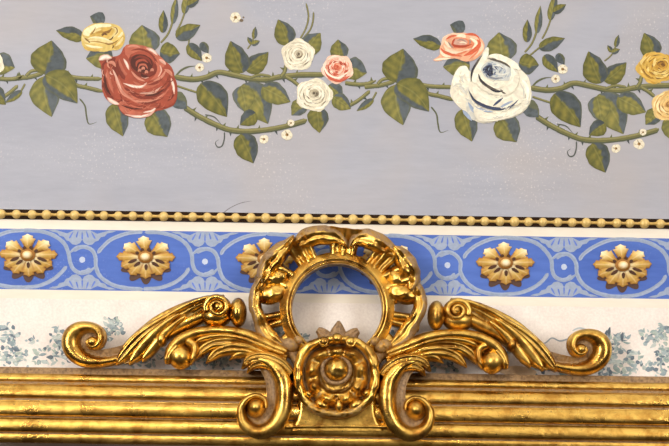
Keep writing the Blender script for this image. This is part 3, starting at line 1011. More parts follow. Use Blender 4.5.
        t = wt('leaf_sprig', k, 252, 40, {0: 'tiny three leaved bud sprig above the branch right of the red rose',
                                          1: 'tiny three leaved bud sprig above the branch left of the yellow roses'}[k], 'sprig', 'painted leaf sprigs')
        ox, oy = (0, 0) if k == 0 else (8, 4)
        add_stem(t, k, [([(247.5 + ox * .6, 49 + oy), (252 + ox, 42 + oy), (255 + ox * 1.3, 33)], 0.7, 0, 1)])
        add_leaf(t, k, (254 + ox * 1.2, 39), (255.5 + ox * 1.4, 26.5), 5, dark=1)
        add_leaf(t, k, (252 + ox, 44), (247.5 + ox, 37), 4.5, dark=1)
        add_leaf(t, k, (251.5 + ox, 44.5), (260 + ox, 41), 5.5, dark=1)
        # lower branch
        sh(k, 0, 4)
        t = wt('rose_branch', k, 245, 131, {0: 'lower curving thorny branch with a hanging leaf and tendrils right of the big red rose',
                                            1: 'lower curving thorny branch with a hanging leaf and tendrils right of the big white rose'}[k], 'branch', 'painted rose branches')
        add_stem(t, k, [([(184, 107), (198, 116), (215, 124.5), (232, 130.5), (255, 131.2), (281, 127.5), (307, 120.5)], 2.5, 11, 8, (0.01, 0.02))])
        add_tendril(t, k, [(205, 114.8), (214, 117), (221, 124)], 0.7, (84, 88, 84))
        add_tendril(t, k, [(224.4, 132), (224.3, 139), (222, 146), (217.5, 147), (215.5, 142.5), (219, 139.5)], 0.7, (84, 88, 84))
        add_leaf(t, k, (240, 134.5), (253.5, 163.5), 22, dark=-1, bend=-0.02, dfrac=0.8)
        for x, y, r, sd in ((291, 123, 3.8, 3), (264, 139.3, 5, 4), (287, 134.8, 6, 5)):
            p = Paint(0.0022, xoff=k * PERIOD); blossom(p, x, y, r, sd); p.done('blossom', t)
    if k == 0:
        t = wt('blossom', k, 236.4, 18.4, 'lone tiny white blossom near the top, away from any branch', 'flower')
        p = Paint(0.0012, xoff=0)
        blossom(p, 235.5, 17.5, 6, 9)
        p.ellipse(241.5, 20.5, 2.0, 1.6, (112, 96, 76)); p.ellipse(243.5, 17.5, 1.0, 1.0, (120, 106, 88))
        p.done('bloom', t)
    if k >= 0:
        sh(k, 14, 8)
        t = wt('rose', k, 298, 55, {0: 'upper of the two small white roses near the middle', 1: 'upper yellow rose at the right edge'}[k], 'rose', 'painted roses')
        if k == 0:
            add_stem(t, k, [([(299.5, 40), (306, 28), (308.5, 16), (306, 3)], 0.8, 0, 1), ([(302, 40), (310, 30), (313, 21), (313.6, 12)], 0.8, 0, 2)])
        add_leaf(t, k, (288, 45), (278, 19.5), 19, dark=1, bend=0.04, dfrac=0.7)
        if k == 0: add_leaf(t, k, (307, 54), (320.5, 33), 19, dark=-1, bend=-0.08, dfrac=0.5)
        sh(k, 0.5, 0)
        p = Paint(0.0024, xoff=k * PERIOD)
        if k == 0: rose_generic(p, 298, 55, 16.2, 15.8, PAL_WHT, 3, (0.05, -0.05))
        else: rose_generic(p, 304, 62.5, 20, 15.5, PAL_YEL2, 5, (0.3, -0.2))
        p.done('bloom', t)
        sh(k, 2, 4)
        t = wt('rose', k, 314, 95, {0: 'lower of the two small white roses near the middle', 1: 'lower tan yellow rose cut by the right edge'}[k], 'rose', 'painted roses')
        add_leaf(t, k, (305, 101), (291.5, 115.5), 15, dark=-1, dfrac=0.5)
        add_leaf(t, k, (317, 107), (319.5, 133), 19, dark=-1, dfrac=0.4)
        add_leaf(t, k, (330, 84), (341, 101), 15, dark=-1)
        add_leaf(t, k, (333, 97), (351, 109), 15, dark=-1, dfrac=0.6)
        p = Paint(0.0024, xoff=k * PERIOD)
        if k == 0: rose_generic(p, 314, 95, 18.2, 16.2, PAL_WHT, 8, (0.0, -0.1))
        else: rose_generic(p, 314, 97, 16.5, 15, PAL_TAN, 9, (0.1, -0.1))
        p.done('bloom', t)
    sh(k, 0, 0)
    if k <= 0:
        t = wt('rose', k, 337, 68, {0: 'small pale pink rose with coral folds near the middle', -1: 'pale rose and its leaf cut off by the left edge'}[k], 'rose', 'painted roses')
        add_stem(t, k, [([(345, 83), (356, 84.5), (367, 84), (376, 81)], 1.9, 3, 2, (0.02, 0.3)), ([(349, 106), (359, 100), (370, 91)], 1.7, 2, 3)])
        add_leaf(t, k, (340, 59), (338, 39.5), 17, dark=1, dfrac=0.5)
        add_leaf(t, k, (345, 66), (367, 73), 21, dark=-1, dfrac=1.2)
        if k == -1:
            add_leaf(t, k, (340, 92), (358, 110), 16, dark=-1, dfrac=0.6)
        p = Paint(0.0026, xoff=k * PERIOD)
        rose_generic(p, 337.5, 69, 15.6 if k == 0 else 18.5, 14.2, PAL_PNK if k == 0 else PAL_WHT, 12, (0.0, -0.15))
        if k == 0:
            p.scumble([(328, 62), (340, 57), (348, 66), (345, 76), (334, 78), (328, 72)], [(190, 80, 56), (206, 108, 82), (172, 64, 44), (222, 150, 124)], 34, 0.8, 6, 338, 66, 3)
            p.stroke([(324, 70), (330, 78), (340, 81), (350, 76)], 1.3, (198, 90, 66))
            p.stroke([(323, 64), (328, 74), (338, 78), (348, 72)], 1.0, (248, 226, 208))
            p.stroke([(329, 60), (337, 57), (346, 61)], 0.9, (240, 206, 186))
        p.done('bloom', t)

def yellow_rose(pt):
    K = crop(75, 15, 8.92)
    dk, br, oc, sh, md, lt, wh = (96, 66, 36), (134, 96, 46), (178, 138, 62), (200, 164, 82), (214, 186, 108), (226, 206, 144), (236, 224, 180)
    g = lambda pts, c: pt.poly(K(pts), c)
    s = lambda pts, w, c: pt.stroke(K(pts), w / 8.92, c, (0.35, 0.35))
    g([(62, 170), (90, 120), (160, 80), (240, 72), (330, 78), (400, 105), (440, 165), (446, 215), (430, 270), (390, 310), (330, 315), (260, 330), (180, 322), (110, 318), (72, 285), (58, 235)], md)
    g([(70, 170), (110, 115), (200, 82), (320, 84), (300, 110), (200, 120), (150, 150), (120, 190)], wh)
    g([(72, 230), (110, 245), (200, 255), (280, 275), (240, 320), (150, 322), (80, 285)], md)
    s([(80, 290), (150, 310), (230, 315)], 14, sh)
    g([(130, 180), (170, 130), (240, 110), (320, 112), (350, 140), (300, 200), (220, 205), (160, 195)], sh)
    s([(150, 165), (190, 135), (235, 130)], 14, lt)
    s([(140, 180), (165, 150), (185, 110)], 5, br)
    s([(190, 165), (230, 150), (270, 160)], 10, oc)
    s([(235, 180), (265, 160), (300, 150), (330, 120)], 12, br)
    s([(240, 190), (262, 170), (290, 180)], 8, dk)
    s([(330, 112), (365, 120), (375, 155), (345, 190), (310, 225)], 14, lt)
    s([(340, 108), (370, 118), (378, 152), (355, 180)], 5, br)
    s([(300, 225), (325, 215), (345, 190)], 6, dk)
    g([(66, 190), (110, 225), (190, 205), (280, 220), (340, 240), (300, 262), (200, 255), (110, 250), (72, 222)], lt)
    s([(110, 212), (180, 200), (260, 212), (330, 240)], 8, wh)
    s([(85, 205), (105, 222), (130, 242)], 7, br)
    s([(120, 240), (200, 240), (270, 254), (330, 262)], 6, oc)
    s([(262, 252), (300, 262), (350, 250), (390, 220)], 7, br)
    s([(120, 242), (138, 243)], 5, dk)
    g([(330, 270), (390, 230), (430, 180), (442, 220), (420, 275), (370, 308)], sh)
    s([(360, 280), (405, 240), (430, 195)], 12, lt)
    s([(380, 200), (410, 180), (425, 150)], 10, wh)
    s([(330, 300), (342, 285), (345, 270)], 5, dk)
    s([(90, 265), (160, 285), (250, 290)], 10, wh)

def coral_rose(pt):
    # traced at its place on the right, moved back one repeat
    K = crop(430 - 352, 25 - 5.2, 9.557)
    rd, co_, or_, md, lt, wh, gy = (176, 70, 44), (206, 96, 64), (216, 128, 92), (228, 168, 134), (240, 200, 170), (248, 224, 196), (160, 130, 120)
    g = lambda pts, c: pt.poly(K(pts), c)
    s = lambda pts, w, c: pt.stroke(K(pts), w / 9.557, c, (0.35, 0.35))
    g([(30, 335), (90, 290), (95, 220), (130, 130), (200, 90), (290, 75), (380, 85), (460, 110), (505, 150), (520, 210), (490, 280), (420, 335), (330, 350), (250, 320), (150, 330), (80, 345)], md)
    s([(110, 200), (140, 130), (220, 95), (300, 90)], 18, lt)
    s([(150, 140), (200, 110), (260, 100)], 10, co_)
    s([(250, 110), (310, 100), (340, 125)], 18, wh)
    s([(330, 90), (400, 90), (450, 115), (480, 160)], 14, co_)
    s([(370, 110), (430, 120), (470, 150)], 12, lt)
    g([(200, 190), (230, 130), (300, 120), (370, 140), (420, 175), (400, 220), (300, 225), (220, 220)], or_)
    pt.ellipse(78 + 290 / 9.557, 19.8 + 165 / 9.557, 70 / 9.557, 36 / 9.557, (206, 160, 142))
    s([(205, 180), (240, 200), (320, 205), (400, 185)], 12, rd)
    s([(240, 130), (220, 160), (215, 190)], 9, rd)
    s([(260, 150), (300, 140), (340, 160)], 8, gy)
    s([(280, 170), (320, 165), (350, 180)], 6, wh)
    s([(370, 140), (385, 160), (375, 185)], 7, gy)
    s([(380, 125), (420, 150), (440, 180), (400, 230)], 14, wh)
    s([(450, 140), (475, 180), (440, 230), (380, 270), (320, 295)], 20, co_)
    s([(140, 150), (170, 190), (200, 220)], 13, wh)
    s([(170, 160), (200, 200), (225, 225)], 8, gy)
    s([(130, 190), (160, 225), (210, 250), (300, 265)], 16, lt)
    s([(100, 220), (140, 260), (220, 285), (310, 300)], 13, co_)
    s([(140, 240), (220, 265), (300, 262), (390, 225)], 10, wh)
    s([(230, 290), (300, 270), (360, 245)], 10, or_)
    s([(95, 240), (130, 285), (200, 305)], 12, wh)
    s([(490, 160), (495, 220), (440, 275), (370, 320)], 16, lt)
    s([(470, 230), (430, 280), (370, 330)], 9, or_)
    s([(40, 335), (110, 325), (200, 320)], 10, wh)

motif(0); motif(1); motif(-1)

# ------------------------------------------------------------------ gilded frame
AX = P(336.9, 330, 0.055).x
class Carve:
    """carved relief: swept strips and knobs, one mesh"""
    def __init__(self):
        self.bm = bmesh.new()
        self.lay = self.bm.verts.layers.float.new('dust')
    def vert(self, p, dust):
        v = self.bm.verts.new(p); v[self.lay] = dust
        return v
    def sweep(self, pts, d, h, prof, n=64, m=18, back=0.012, dust=0.0, closed=False, dfun=None, hfun=None, edge=0.3):
        """pts [(px,py,hw)]; d depth (m) of the base; h relief; prof(u,t)->(height 0..1, dust)"""
        sm = catmull(pts, n, closed)
        rows = []
        for i in range(n):
            x, y, w = sm[i]
            w = max(w, 0.15)
            a = sm[(i - 1) % n] if closed else sm[max(0, i - 1)]
            b = sm[(i + 1) % n] if closed else sm[min(n - 1, i + 1)]
            tx, ty = b[0] - a[0], b[1] - a[1]
            l = math.hypot(tx, ty) or 1
            nx, ny = -ty / l, tx / l
            t = i / (n - 1)
            dd = d if dfun is None else d + dfun(t)
            hh = h * (1 if hfun is None else hfun(t)) * min(1.0, w / 3.0 + 0.1)
            row = []
            for j in range(m + 1):
                u = -cos(pi * j / m)
                e, ds = prof(u, t)
                p = P(x + nx * w * u, y + ny * w * u, dd)
                p.y -= hh * e
                row.append(self.vert(p, min(1, ds + dust)))
            # back edge
            for s_ in (0.92, -0.92):
                p = P(x + nx * w * s_, y + ny * w * s_, dd)
                p.y += back
                row.append(self.vert(p, 1.0))
            rows.append(row)
        k = m + 3
        fs = []
        for i in range(n if closed else n - 1):
            r0, r1 = rows[i], rows[(i + 1) % n]
            for j in range(k):
                fs.append(self.bm.faces.new((r0[j], r0[(j + 1) % k], r1[(j + 1) % k], r1[j])))
        if not closed:
            fs.append(self.bm.faces.new(rows[0])); fs.append(self.bm.faces.new(list(reversed(rows[-1]))))
        bmesh.ops.recalc_face_normals(self.bm, faces=fs)
    def knob(self, px, py, rx, ry, d, h, dust=0.0, rot=0.0, power=0.5, nr=12, na=28, back=0.012, rim=0.0, swirl=0.0):
        rings = []
        for i in range(nr + 1):
            q = sin(pi / 2 * i / nr)
            ring = []
            for k in range(na):
                a = 2 * pi * k / na
                x, y = rx * q * cos(a), ry * q * sin(a)
                p = P(px + x * cos(rot) - y * sin(rot), py + x * sin(rot) + y * cos(rot), d)
                p.y -= h * max(0, 1 - q * q) ** power
                ring.append(self.vert(p, min(1, dust + (rim if q > 0.85 else 0))))
                if i == 0: break
            rings.append(ring)
        ring = []
        for k in range(na):
            a = 2 * pi * k / na
            x, y = rx * 0.9 * cos(a), ry * 0.9 * sin(a)
            p = P(px + x * cos(rot) - y * sin(rot), py + x * sin(rot) + y * cos(rot), d)
            p.y += back
            ring.append(self.vert(p, 1))
        rings.append(ring)
        fs = []
        for k in range(na):
            fs.append(self.bm.faces.new((rings[0][0], rings[1][k], rings[1][(k + 1) % na])))
        for i in range(1, nr + 1):
            for k in range(na):
                fs.append(self.bm.faces.new((rings[i][k], rings[i + 1][k], rings[i + 1][(k + 1) % na], rings[i][(k + 1) % na])))
        fs.append(self.bm.faces.new(rings[-1]))
        bmesh.ops.recalc_face_normals(self.bm, faces=fs)
    def done(self, name, parent, mat=None):
        return link(name, self.bm, mat or M_GOLD, parent)
    def roughen(self, amp, scale, seed=0):
        for v in self.bm.verts:
            q = v.co / scale + Vector((seed * 3.7, 0, seed))
            v.co.y -= amp * mn.noise(q)
            v.co.x += amp * 0.5 * mn.noise(q + Vector((9, 4, 2)))
            v.co.z += amp * 0.5 * mn.noise(q + Vector((1, 14, 7)))
    def pair(self, name, parent, ):
        """this carving and its mirror image across the middle of the crest"""
        o = self.done(name, parent)
        base = world_loc(parent)
        return o

def mirrored(o, parent, wloc_parent):
    me = o.data.copy()
    for v in me.vertices:
        v.co.x = 2 * AX - v.co.x
    me.flip_normals()
    r = bpy.data.objects.new(o.name.split('.')[0], me)
    C.objects.link(r)
    r.parent = parent
    r.location = -wloc_parent
    return r

# section profiles
def p_dome(u, t):
    return sqrt(max(0, 1 - u * u)), 0.0
def p_strip(u, t):
    # a leaf strip with a sunk middle rib
    e = sqrt(max(0, 1 - u * u)) ** 0.8
    g = exp(-(u / 0.16) ** 2)
    return e * (1 - 0.35 * g), 0.42 * g + (0.35 if abs(u) > 0.85 else 0)
def p_groove(u, t):
    e = sqrt(max(0, 1 - u * u)) ** 0.7
    g = 0.5 + 0.5 * cos(u * pi * 3.2)
    return e * (0.68 + 0.32 * g), 0.30 * (1 - g) * (1 if abs(u) < 0.8 else 0.6)
def p_scroll(u, t):
    # rounded outer roll, dished matt inner face; the roll takes over as the scroll winds up
    k = 0.0 + 0.74 * smooth(0.12, 0.36, t)
    if u < k:
        c0 = (k - 1) / 2
        q = (u - c0) / (k - c0)
        e = sqrt(max(0, 1 - q * q))
        return 0.18 + 0.82 * e if u > -0.98 else 0.0, 0.0
    q = (u - k) / (1 - k)
    return ((0.18 + 0.12 * q) if q < 0.97 else 0.0), 0.6
def p_cscroll(u, t):
    k = 0.28
    if u < k:
        c0 = (k - 1) / 2 - 0.05
        q = max(-1, min(1, (u - c0) / (k - c0)))
        return (0.30 + 0.70 * sqrt(max(0, 1 - q * q * 0.98))) if u > -0.985 else 0.0, 0.0
    q = (u - k) / (1 - k)
    return (0.36 - 0.16 * sin(pi * min(1, q)) + 0.14 * q) if q < 0.97 else 0.0, 0.6
def smooth(a, b, x):
    q = max(0, min(1, (x - a) / (b - a)))
    return q * q * (3 - 2 * q)
def p_broad(u, t):
    e = sqrt(max(0, 1 - u * u)) ** 0.6
    g = 0.5 + 0.5 * cos(u * pi * 2.3 + 0.5)
    return e * (0.75 + 0.25 * g), 0.10 + 0.30 * (1 - g)
def p_ring(u, t):
    # u=-1 outer .. +1 inner (path runs so that +u points to the middle)
    if u < -0.45:
        q = (u + 0.72) / 0.28
        return 0.35 + 0.65 * sqrt(max(0, 1 - min(1, q * q))), 0.12
    if u < -0.30:
        return 0.48, 0.5
    q = (u + 0.30) / 1.30
    return (0.98 - 0.55 * q) if q < 0.97 else 0.1, 0.03

frame = thing('gilded_frame', P(336.9, 405, 0.0), 'ornate carved gilded mirror frame with pierced ring crest and curling scrolls', 'frame')
FL = LOC[frame.name]

# ---- rail
PROF = []   # (py at mid view, depth mm, dust)
def arcprof(y0, y1, d0, d1, bulge, n, dust=0.0, e=0.5):
    for k in range(n + 1):
        q = k / n
        PROF.append((y0 + (y1 - y0) * q, d0 + (d1 - d0) * q + bulge * (sin(pi * q)) ** e, dust))
PROF += [(369.6, 4, 1), (369.6, 38, 1), (370.2, 39.5, 0.75), (375.2, 40.5, 0.75), (375.9, 41.5, 0.7)]
arcprof(376.2, 383.2, 42, 46, 3.0, 10)
PROF += [(383.9, 45, 0.6), (384.9, 45, 0.7), (385.4, 49, 0.7), (386.4, 49.3, 0.6)]
arcprof(386.7, 400.2, 50, 57, 6.0, 18, 0.10)
PROF += [(400.9, 55, 0.7), (401.6, 60, 0.75), (402.6, 60.5, 0.65)]
arcprof(402.9, 418.0, 60, 64, 5.5, 18, 0.05)
PROF += [(418.5, 60, 0.7), (419.5, 60, 0.8), (420.0, 62, 0.4)]
arcprof(420.3, 434.2, 62, 65, 5.0, 16, 0.05)
PROF += [(434.8, 61, 0.7), (435.9, 61, 0.9), (436.4, 63.5, 0.5)]
arcprof(436.8, 444.6, 63.5, 62, 1.6, 8, 0.12)
PROF += [(445.3, 58, 0.6), (445.6, 34, 0.7)]
bm = bmesh.new(); lay = bm.verts.layers.float.new('dust')
X0, X1 = P(-320, 405, 0.05).x, P(990, 405, 0.05).x
NX = 60
cols = []
zs = [(P(334.5, y, d / 1000).z, -d / 1000, ds) for y, d, ds in PROF]
zs += [(zs[-1][0], -0.004, 1.0)]
for i in range(NX + 1):
    xx = X0 + (X1 - X0) * i / NX
    col = []
    for z, y, ds in zs:
        v = bm.verts.new((xx, y, z)); v[lay] = ds
        col.append(v)
    cols.append(col)
for i in range(NX):
    for j in range(len(zs)):
        a, b = cols[i], cols[i + 1]
        j2 = (j + 1) % len(zs)
        bm.faces.new((a[j], a[j2], b[j2], b[j]))
bm.faces.new(cols[0]); bm.faces.new(cols[-1])
bmesh.ops.recalc_face_normals(bm, faces=bm.faces)
link('top_rail', bm, M_RAIL, frame)
# ---- mirror glass below the rail
bm = bmesh.new()
z1 = zs[-1][0] + 0.004; z0 = z1 - 0.35
vs = [bm.verts.new(v) for v in ((X0, -0.034, z0), (X1, -0.034, z0), (X1, -0.034, z1), (X0, -0.034, z1), (X0, -0.028, z0), (X1, -0.028, z0), (X1, -0.028, z1), (X0, -0.028, z1))]
for q in ((0, 1, 2, 3), (7, 6, 5, 4), (1, 0, 4, 5), (3, 2, 6, 7), (0, 3, 7, 4), (2, 1, 5, 6)):
    bm.faces.new([vs[i] for i in q])
bmesh.ops.recalc_face_normals(bm, faces=bm.faces)
tag(link('mirror_glass', bm, M_GLASS, frame, False), 'strip of silvered mirror glass under the rail')

# ---- crest ring
c = Carve()
RC = (337, 307)
def circ(cx, cy, r, hw, n=16, ry=None):
    ry = ry or r
    # counter-clockwise on screen so that +u points inwards
    return [(cx + r * cos(-2 * pi * k / n), cy + ry * sin(-2 * pi * k / n), hw) for k in range(n)]
ring_pts = circ(RC[0], RC[1], 51.0, 6.4, 16, 50.5)
c.sweep(ring_pts, 0.046, 0.016, p_ring, 128, 26, 0.02, closed=True)
ring = c.done('crest_ring', frame)

def polar(r, deg):
    return (RC[0] + r * cos(radians(deg)), RC[1] - r * sin(radians(deg)))
def p_flute(u, t):
    e = sqrt(max(0, 1 - u * u)) ** 0.8
    return e * (0.8 + 0.2 * cos(u * pi * 2.2)), 0.0
# gold flutes radiating from the ring
SEED = [0]
def p_shell(u, t):
    e = sqrt(max(0, 1 - u * u)) ** 0.6
    return e * (0.72 + 0.28 * cos(u * pi * 2.6)), 0.22 * (0.5 - 0.5 * cos(u * pi * 2.6)) * (1 if abs(u) < 0.85 else 0)
def flute(deg, r0, r1, w0, w1, h=0.014, d=0.047, curl=0.012, lean=0, amp=0.0022):
    c = Carve()
    pts = []
    for k in range(5):
        q = k / 4
        x, y = polar(r0 + (r1 - r0) * q, deg + lean * q)
        pts.append((x, y, w0 + (w1 - w0) * q))
    c.sweep(pts, d, h, p_shell, 36, 26, 0.012, dfun=lambda t: curl * t * t - 0.006 * sin(pi * t), hfun=lambda t: 0.75 + 0.25 * sin(pi * t))
    SEED[0] += 1
    c.roughen(amp, 0.011, SEED[0])
    return c.done('shell_flute', frame)
for a in ((84, 53, 81, 13, 17), (121, 54, 79, 11, 13), (48.5, 54, 80, 11, 13), (156, 52, 81, 17, 19), (22, 52, 81, 17, 19)):
    flute(*a)
# cross bars at the sides
for deg, w in ((186, 5.0), (193, 4.0), (-6, 5.0), (-13, 4.0), (213, 9), (-33, 9)):
    c = Carve()
    x0, y0 = polar(53, deg); x1, y1 = polar(84 if w < 6 else 78, deg)
    c.sweep([(x0, y0, w), ((x0 + x1) / 2, (y0 + y1) / 2 + 1, w * 0.9), (x1, y1, w)], 0.042, 0.010, p_dome, 20, 14, 0.012, dust=0.12)
    c.roughen(0.0012, 0.01, deg)
    c.done('shell_bar', frame)
# outer curling rims, partly bare bole
def p_rim(u, t):
    e = sqrt(max(0, 1 - u * u)) ** 0.8
    return e * (1 - 0.28 * exp(-((u - 0.15) / 0.22) ** 2)), 0.50 if u < -0.25 else 0.14
def rim(pts, d=0.047, h=0.014):
    c = Carve()
    c.sweep(pts, d, h, p_rim, 60, 20, 0.016, dfun=lambda t: 0.005 * sin(pi * t) + 0.002 * sin(5 * pi * t))
    SEED[0] += 1
    c.roughen(0.0034, 0.014, SEED[0] + 20)
    return c.done('shell_rim', frame)
# +u lies on the right of travel seen on screen, so a path running left to right over the top has +u inwards
rim([(296, 246, 3), (302, 239, 8), (312, 234.5, 10), (325, 233, 9.5), (336, 235, 8), (343, 240, 5), (346, 246, 2)])
rim([(350, 246, 2), (354, 239, 6), (363, 236.0, 9), (375, 239.5, 10), (385, 245.5, 9), (394, 252, 5.5), (397, 259, 2)])
rim([(264, 282, 3), (265, 271, 8.5), (271, 260, 10), (280, 250, 9), (288, 242.5, 6.5), (294, 234, 1)], h=0.017)
rim([(392, 244, 1.5), (399.5, 252, 8), (406, 261, 10), (411, 271, 9.5), (412, 282, 7), (409, 291, 2)], h=0.017)
rim([(284, 344, 2), (273, 338.5, 8), (264, 328, 8), (259, 315, 6.8), (255, 303, 6.5), (256, 291, 6.8), (261, 281, 6), (267, 274, 2)])
rim([(409, 277, 2), (414.5, 285, 6.5), (419.5, 294, 6.8), (420, 305, 6.5), (415, 317, 6.8), (408, 328, 8.5), (400, 338, 8), (389, 345, 2)])
# rounded shells of gold in the big side lobes
for sx in (-1, 1):
    c = Carve()
    X = 337.5
    c.knob(X + sx * 65, 292, 17, 10, 0.046, 0.018, 0.0, sx * 0.25, 0.6)
    c.knob(X + sx * 60, 277, 13, 10, 0.044, 0.017, 0.0, sx * 0.5, 0.6)
    c.knob(X + sx * 73, 280, 10, 12, 0.044, 0.015, 0.05, sx * 0.2, 0.6)
    c.roughen(0.0032, 0.010, 40 + sx)
    c.done('shell_boss', frame)

# ---- scroll arm: strips, end scroll, volute
def both(build, name, parent=None, label=None):
    c = Carve(); build(c)
    o = c.done(name, parent or frame)
    m = mirrored(o, frame, FL)
    return o, m

def arm(c):
    st = 0.047
    # rounded under strip, broad leaf, top edge and the three flaring tips
    c.sweep([(204, 314, 6.5), (190, 319.5, 7.5), (177, 326, 7), (168, 334, 5), (164, 340, 2)], st - 0.006, 0.014, p_dome, 40, 16)
    c.sweep([(218, 299, 5), (201, 302.5, 7.5), (183, 311.5, 10), (166, 322, 12), (152, 333, 13), (140, 344, 13), (131, 353, 10), (124, 360, 3)], st - 0.002, 0.011, p_broad, 60, 26)
    c.sweep([(186, 314, 2), (172, 325, 4.5), (160, 337, 6), (151, 348, 5.5), (146, 354, 4), (142.5, 360, 0.5)], st + 0.003, 0.011, p_dome, 50, 16)
    c.sweep([(180, 312, 2), (164, 323, 5), (151, 335, 6.5), (140, 348, 6.5), (134, 356, 4.5), (129.5, 363, 0.5)], st + 0.004, 0.012, p_dome, 50, 16)
    c.sweep([(176, 311, 2), (158, 322, 4.5), (143, 333, 6.5), (130, 346, 7), (122, 356, 5), (116.5, 363, 0.5)], st + 0.004, 0.012, p_strip, 50, 18)
    c.sweep([(224, 295, 2.5), (205, 296.8, 3), (184, 305, 3), (166, 315, 3), (149, 324.5, 3), (134, 335.5, 3), (124, 346, 2.5), (120, 352, 0.5)], st + 0.006, 0.009, p_dome, 60, 12)
    c.knob(162, 337.5, 5.6, 7.8, st + 0.002, 0.016, 0, 0.15)
    c.knob(155.0, 338, 3.6, 5.5, st, 0.013, 0, 0.3)
    c.roughen(0.0008, 0.02, 3)
armL, armR = both(arm, 'scroll_arm')
def endscroll(c):
    c.sweep([(150, 340, 7), (134, 348, 8.5), (117, 353.5, 8.8), (99, 356.8, 9.2), (84, 355.0, 10.2), (74.5, 346.5, 11), (73.5, 335.5, 10.5), (80, 328.3, 8.6), (89.5, 326, 6.6),
             (98, 329, 5.8), (101, 336, 5.2), (98, 343, 4.4), (92, 344.5, 3.4), (89, 340, 2.8), (92, 337, 2.0)],
            0.038, 0.021, p_scroll, 150, 28, 0.014, dfun=lambda t: 0.012 * max(0, t - 0.35), hfun=lambda t: 1.0 - 0.35 * t)
    c.knob(91, 339, 13, 12, 0.036, 0.012, 0.62)
    c.knob(92.5, 340, 5.8, 5.8, 0.050, 0.012, 0.15)
    c.roughen(0.0006, 0.02, 5)
e0, e1 = both(endscroll, 'end_scroll')
def volute(c):
    c.knob(216.0, 314.5, 16, 11.5, 0.042, 0.022, 0.0, 0.0, 0.5)
    pts = []
    for k in range(30):
        q = k / 29
        a = radians(-200 + 640 * q)
        r = 12.2 * (1 - 0.80 * q)
        pts.append((217.5 + r * cos(a), 305 + r * 0.92 * sin(a), 3.6 * (1 - 0.5 * q)))
    c.knob(217.5, 305, 14, 12.3, 0.050, 0.010, 0.0, 0, 0.3)
    c.sweep(pts, 0.058, 0.006, p_dome, 150, 12, 0.008, dfun=lambda t: 0.007 * t)
    c.knob(218, 304.6, 4.0, 3.8, 0.063, 0.006)
    c.roughen(0.0006, 0.02, 6)
both(volute, 'volute')
def egg(c):
    c.knob(238.3, 310.5, 8.8, 15.0, 0.045, 0.024, 0.0, 0.0, 0.5)
both(egg, 'egg_bead')

# ---- lower acanthus leaf with curled tip
def acanthus(c):
    d = 0.050
    c.sweep([(284, 354, 6), (264, 347, 9), (246, 341, 11.5), (229, 338, 12), (214, 338.5, 11), (200, 341.5, 9), (190, 346, 7), (182, 352, 3)], d - 0.004, 0.009, p_broad, 60, 24)
    c.sweep([(287, 350, 4), (266, 341.5, 6), (248, 333.5, 6), (230, 329.5, 5.5), (212, 329, 5.5), (196, 331.5, 6), (183, 337.5, 6.5), (173, 346, 6), (167.5, 356, 3.5), (166, 362, 0.8)], d + 0.004, 0.014, p_dome, 80, 18)
    c.sweep([(284, 352, 3), (262, 344, 3.5), (244, 337, 3.5), (228, 334, 3), (212, 334.5, 3), (200, 338, 2.5), (194, 343, 0.5)], d + 0.008, 0.010, p_dome, 60, 14)
    c.sweep([(287, 356, 4), (264, 348, 6), (245, 342, 7.5), (228, 340, 7.5), (214, 341.5, 6.5), (205, 346, 6), (199, 352, 4.5), (194, 359, 0.5)], d + 0.002, 0.013, p_strip, 60, 20)
    c.sweep([(284, 358, 4), (263, 352, 6), (246, 346.5, 8), (231, 346, 7.5), (219, 350, 6), (212, 355, 4.5), (206, 361.5, 0.5)], d + 0.002, 0.013, p_strip, 60, 20)
    c.sweep([(280, 360, 4), (262, 355, 5), (248, 351.5, 5.5), (238, 352.5, 4.5), (229, 358, 0.5)], d + 0.001, 0.012, p_dome, 40, 16)
    c.knob(181, 354.5, 13, 13, d, 0.024, 0, 0, 0.55)
    c.sweep([(188, 339, 4.5), (195, 344, 4.5), (194, 354, 3.6), (190, 363, 1)], d + 0.008, 0.012, p_dome, 30, 12)
    c.sweep([(178, 344, 3), (170.5, 353, 3.4), (168, 362, 1)], d + 0.012, 0.008, p_dome, 24, 12)
    c.roughen(0.001, 0.02, 8)
both(acanthus, 'acanthus_leaf')

# ---- C-scroll on the face of the rail
def cscroll(c):
    d = 0.064
    c.sweep([(291, 372, 5), (282, 363, 6.5), (271, 357.5, 7), (259, 355.5, 6.5), (249, 358.5, 5), (241.5, 366.5, 0.5)], d + 0.006, 0.012, p_groove, 50, 20, 0.03)
    c.sweep([(284, 372, 5), (272, 364, 6), (261, 361.5, 5.5), (252, 364.5, 3.5), (247, 371, 0.5)], d + 0.004, 0.012, p_strip, 40, 18, 0.03)
both(cscroll, 'scroll_leaf')
def cscroll2(c):
    d = 0.064
    c.sweep([(258, 359, 5), (269, 365, 9.5), (277.5, 377, 12.5), (280, 392, 13.2), (278, 408, 13.2), (270.5, 420.5, 12.5), (259, 425.5, 11.5), (248.5, 420.5, 9.6), (244.5, 409, 7.4), (248.5, 399.5, 5.6),
             (256.5, 395.5, 4.6), (264, 399, 4), (265.5, 406, 3)], d, 0.026, p_cscroll, 130, 28, 0.02, dfun=lambda t: 0.004 * t, hfun=lambda t: (0.6 + 0.4 * min(1, t / 0.25)) * (1 - 0.3 * t))
    c.knob(258, 408, 14, 15, d - 0.004, 0.012, 0.55)
    c.knob(256.5, 405.0, 11, 12, d + 0.005, 0.026, 0.0, 0.5, 0.8, rim=0.35)
    c.roughen(0.0008, 0.02, 9)
both(cscroll2, 'c_scroll')

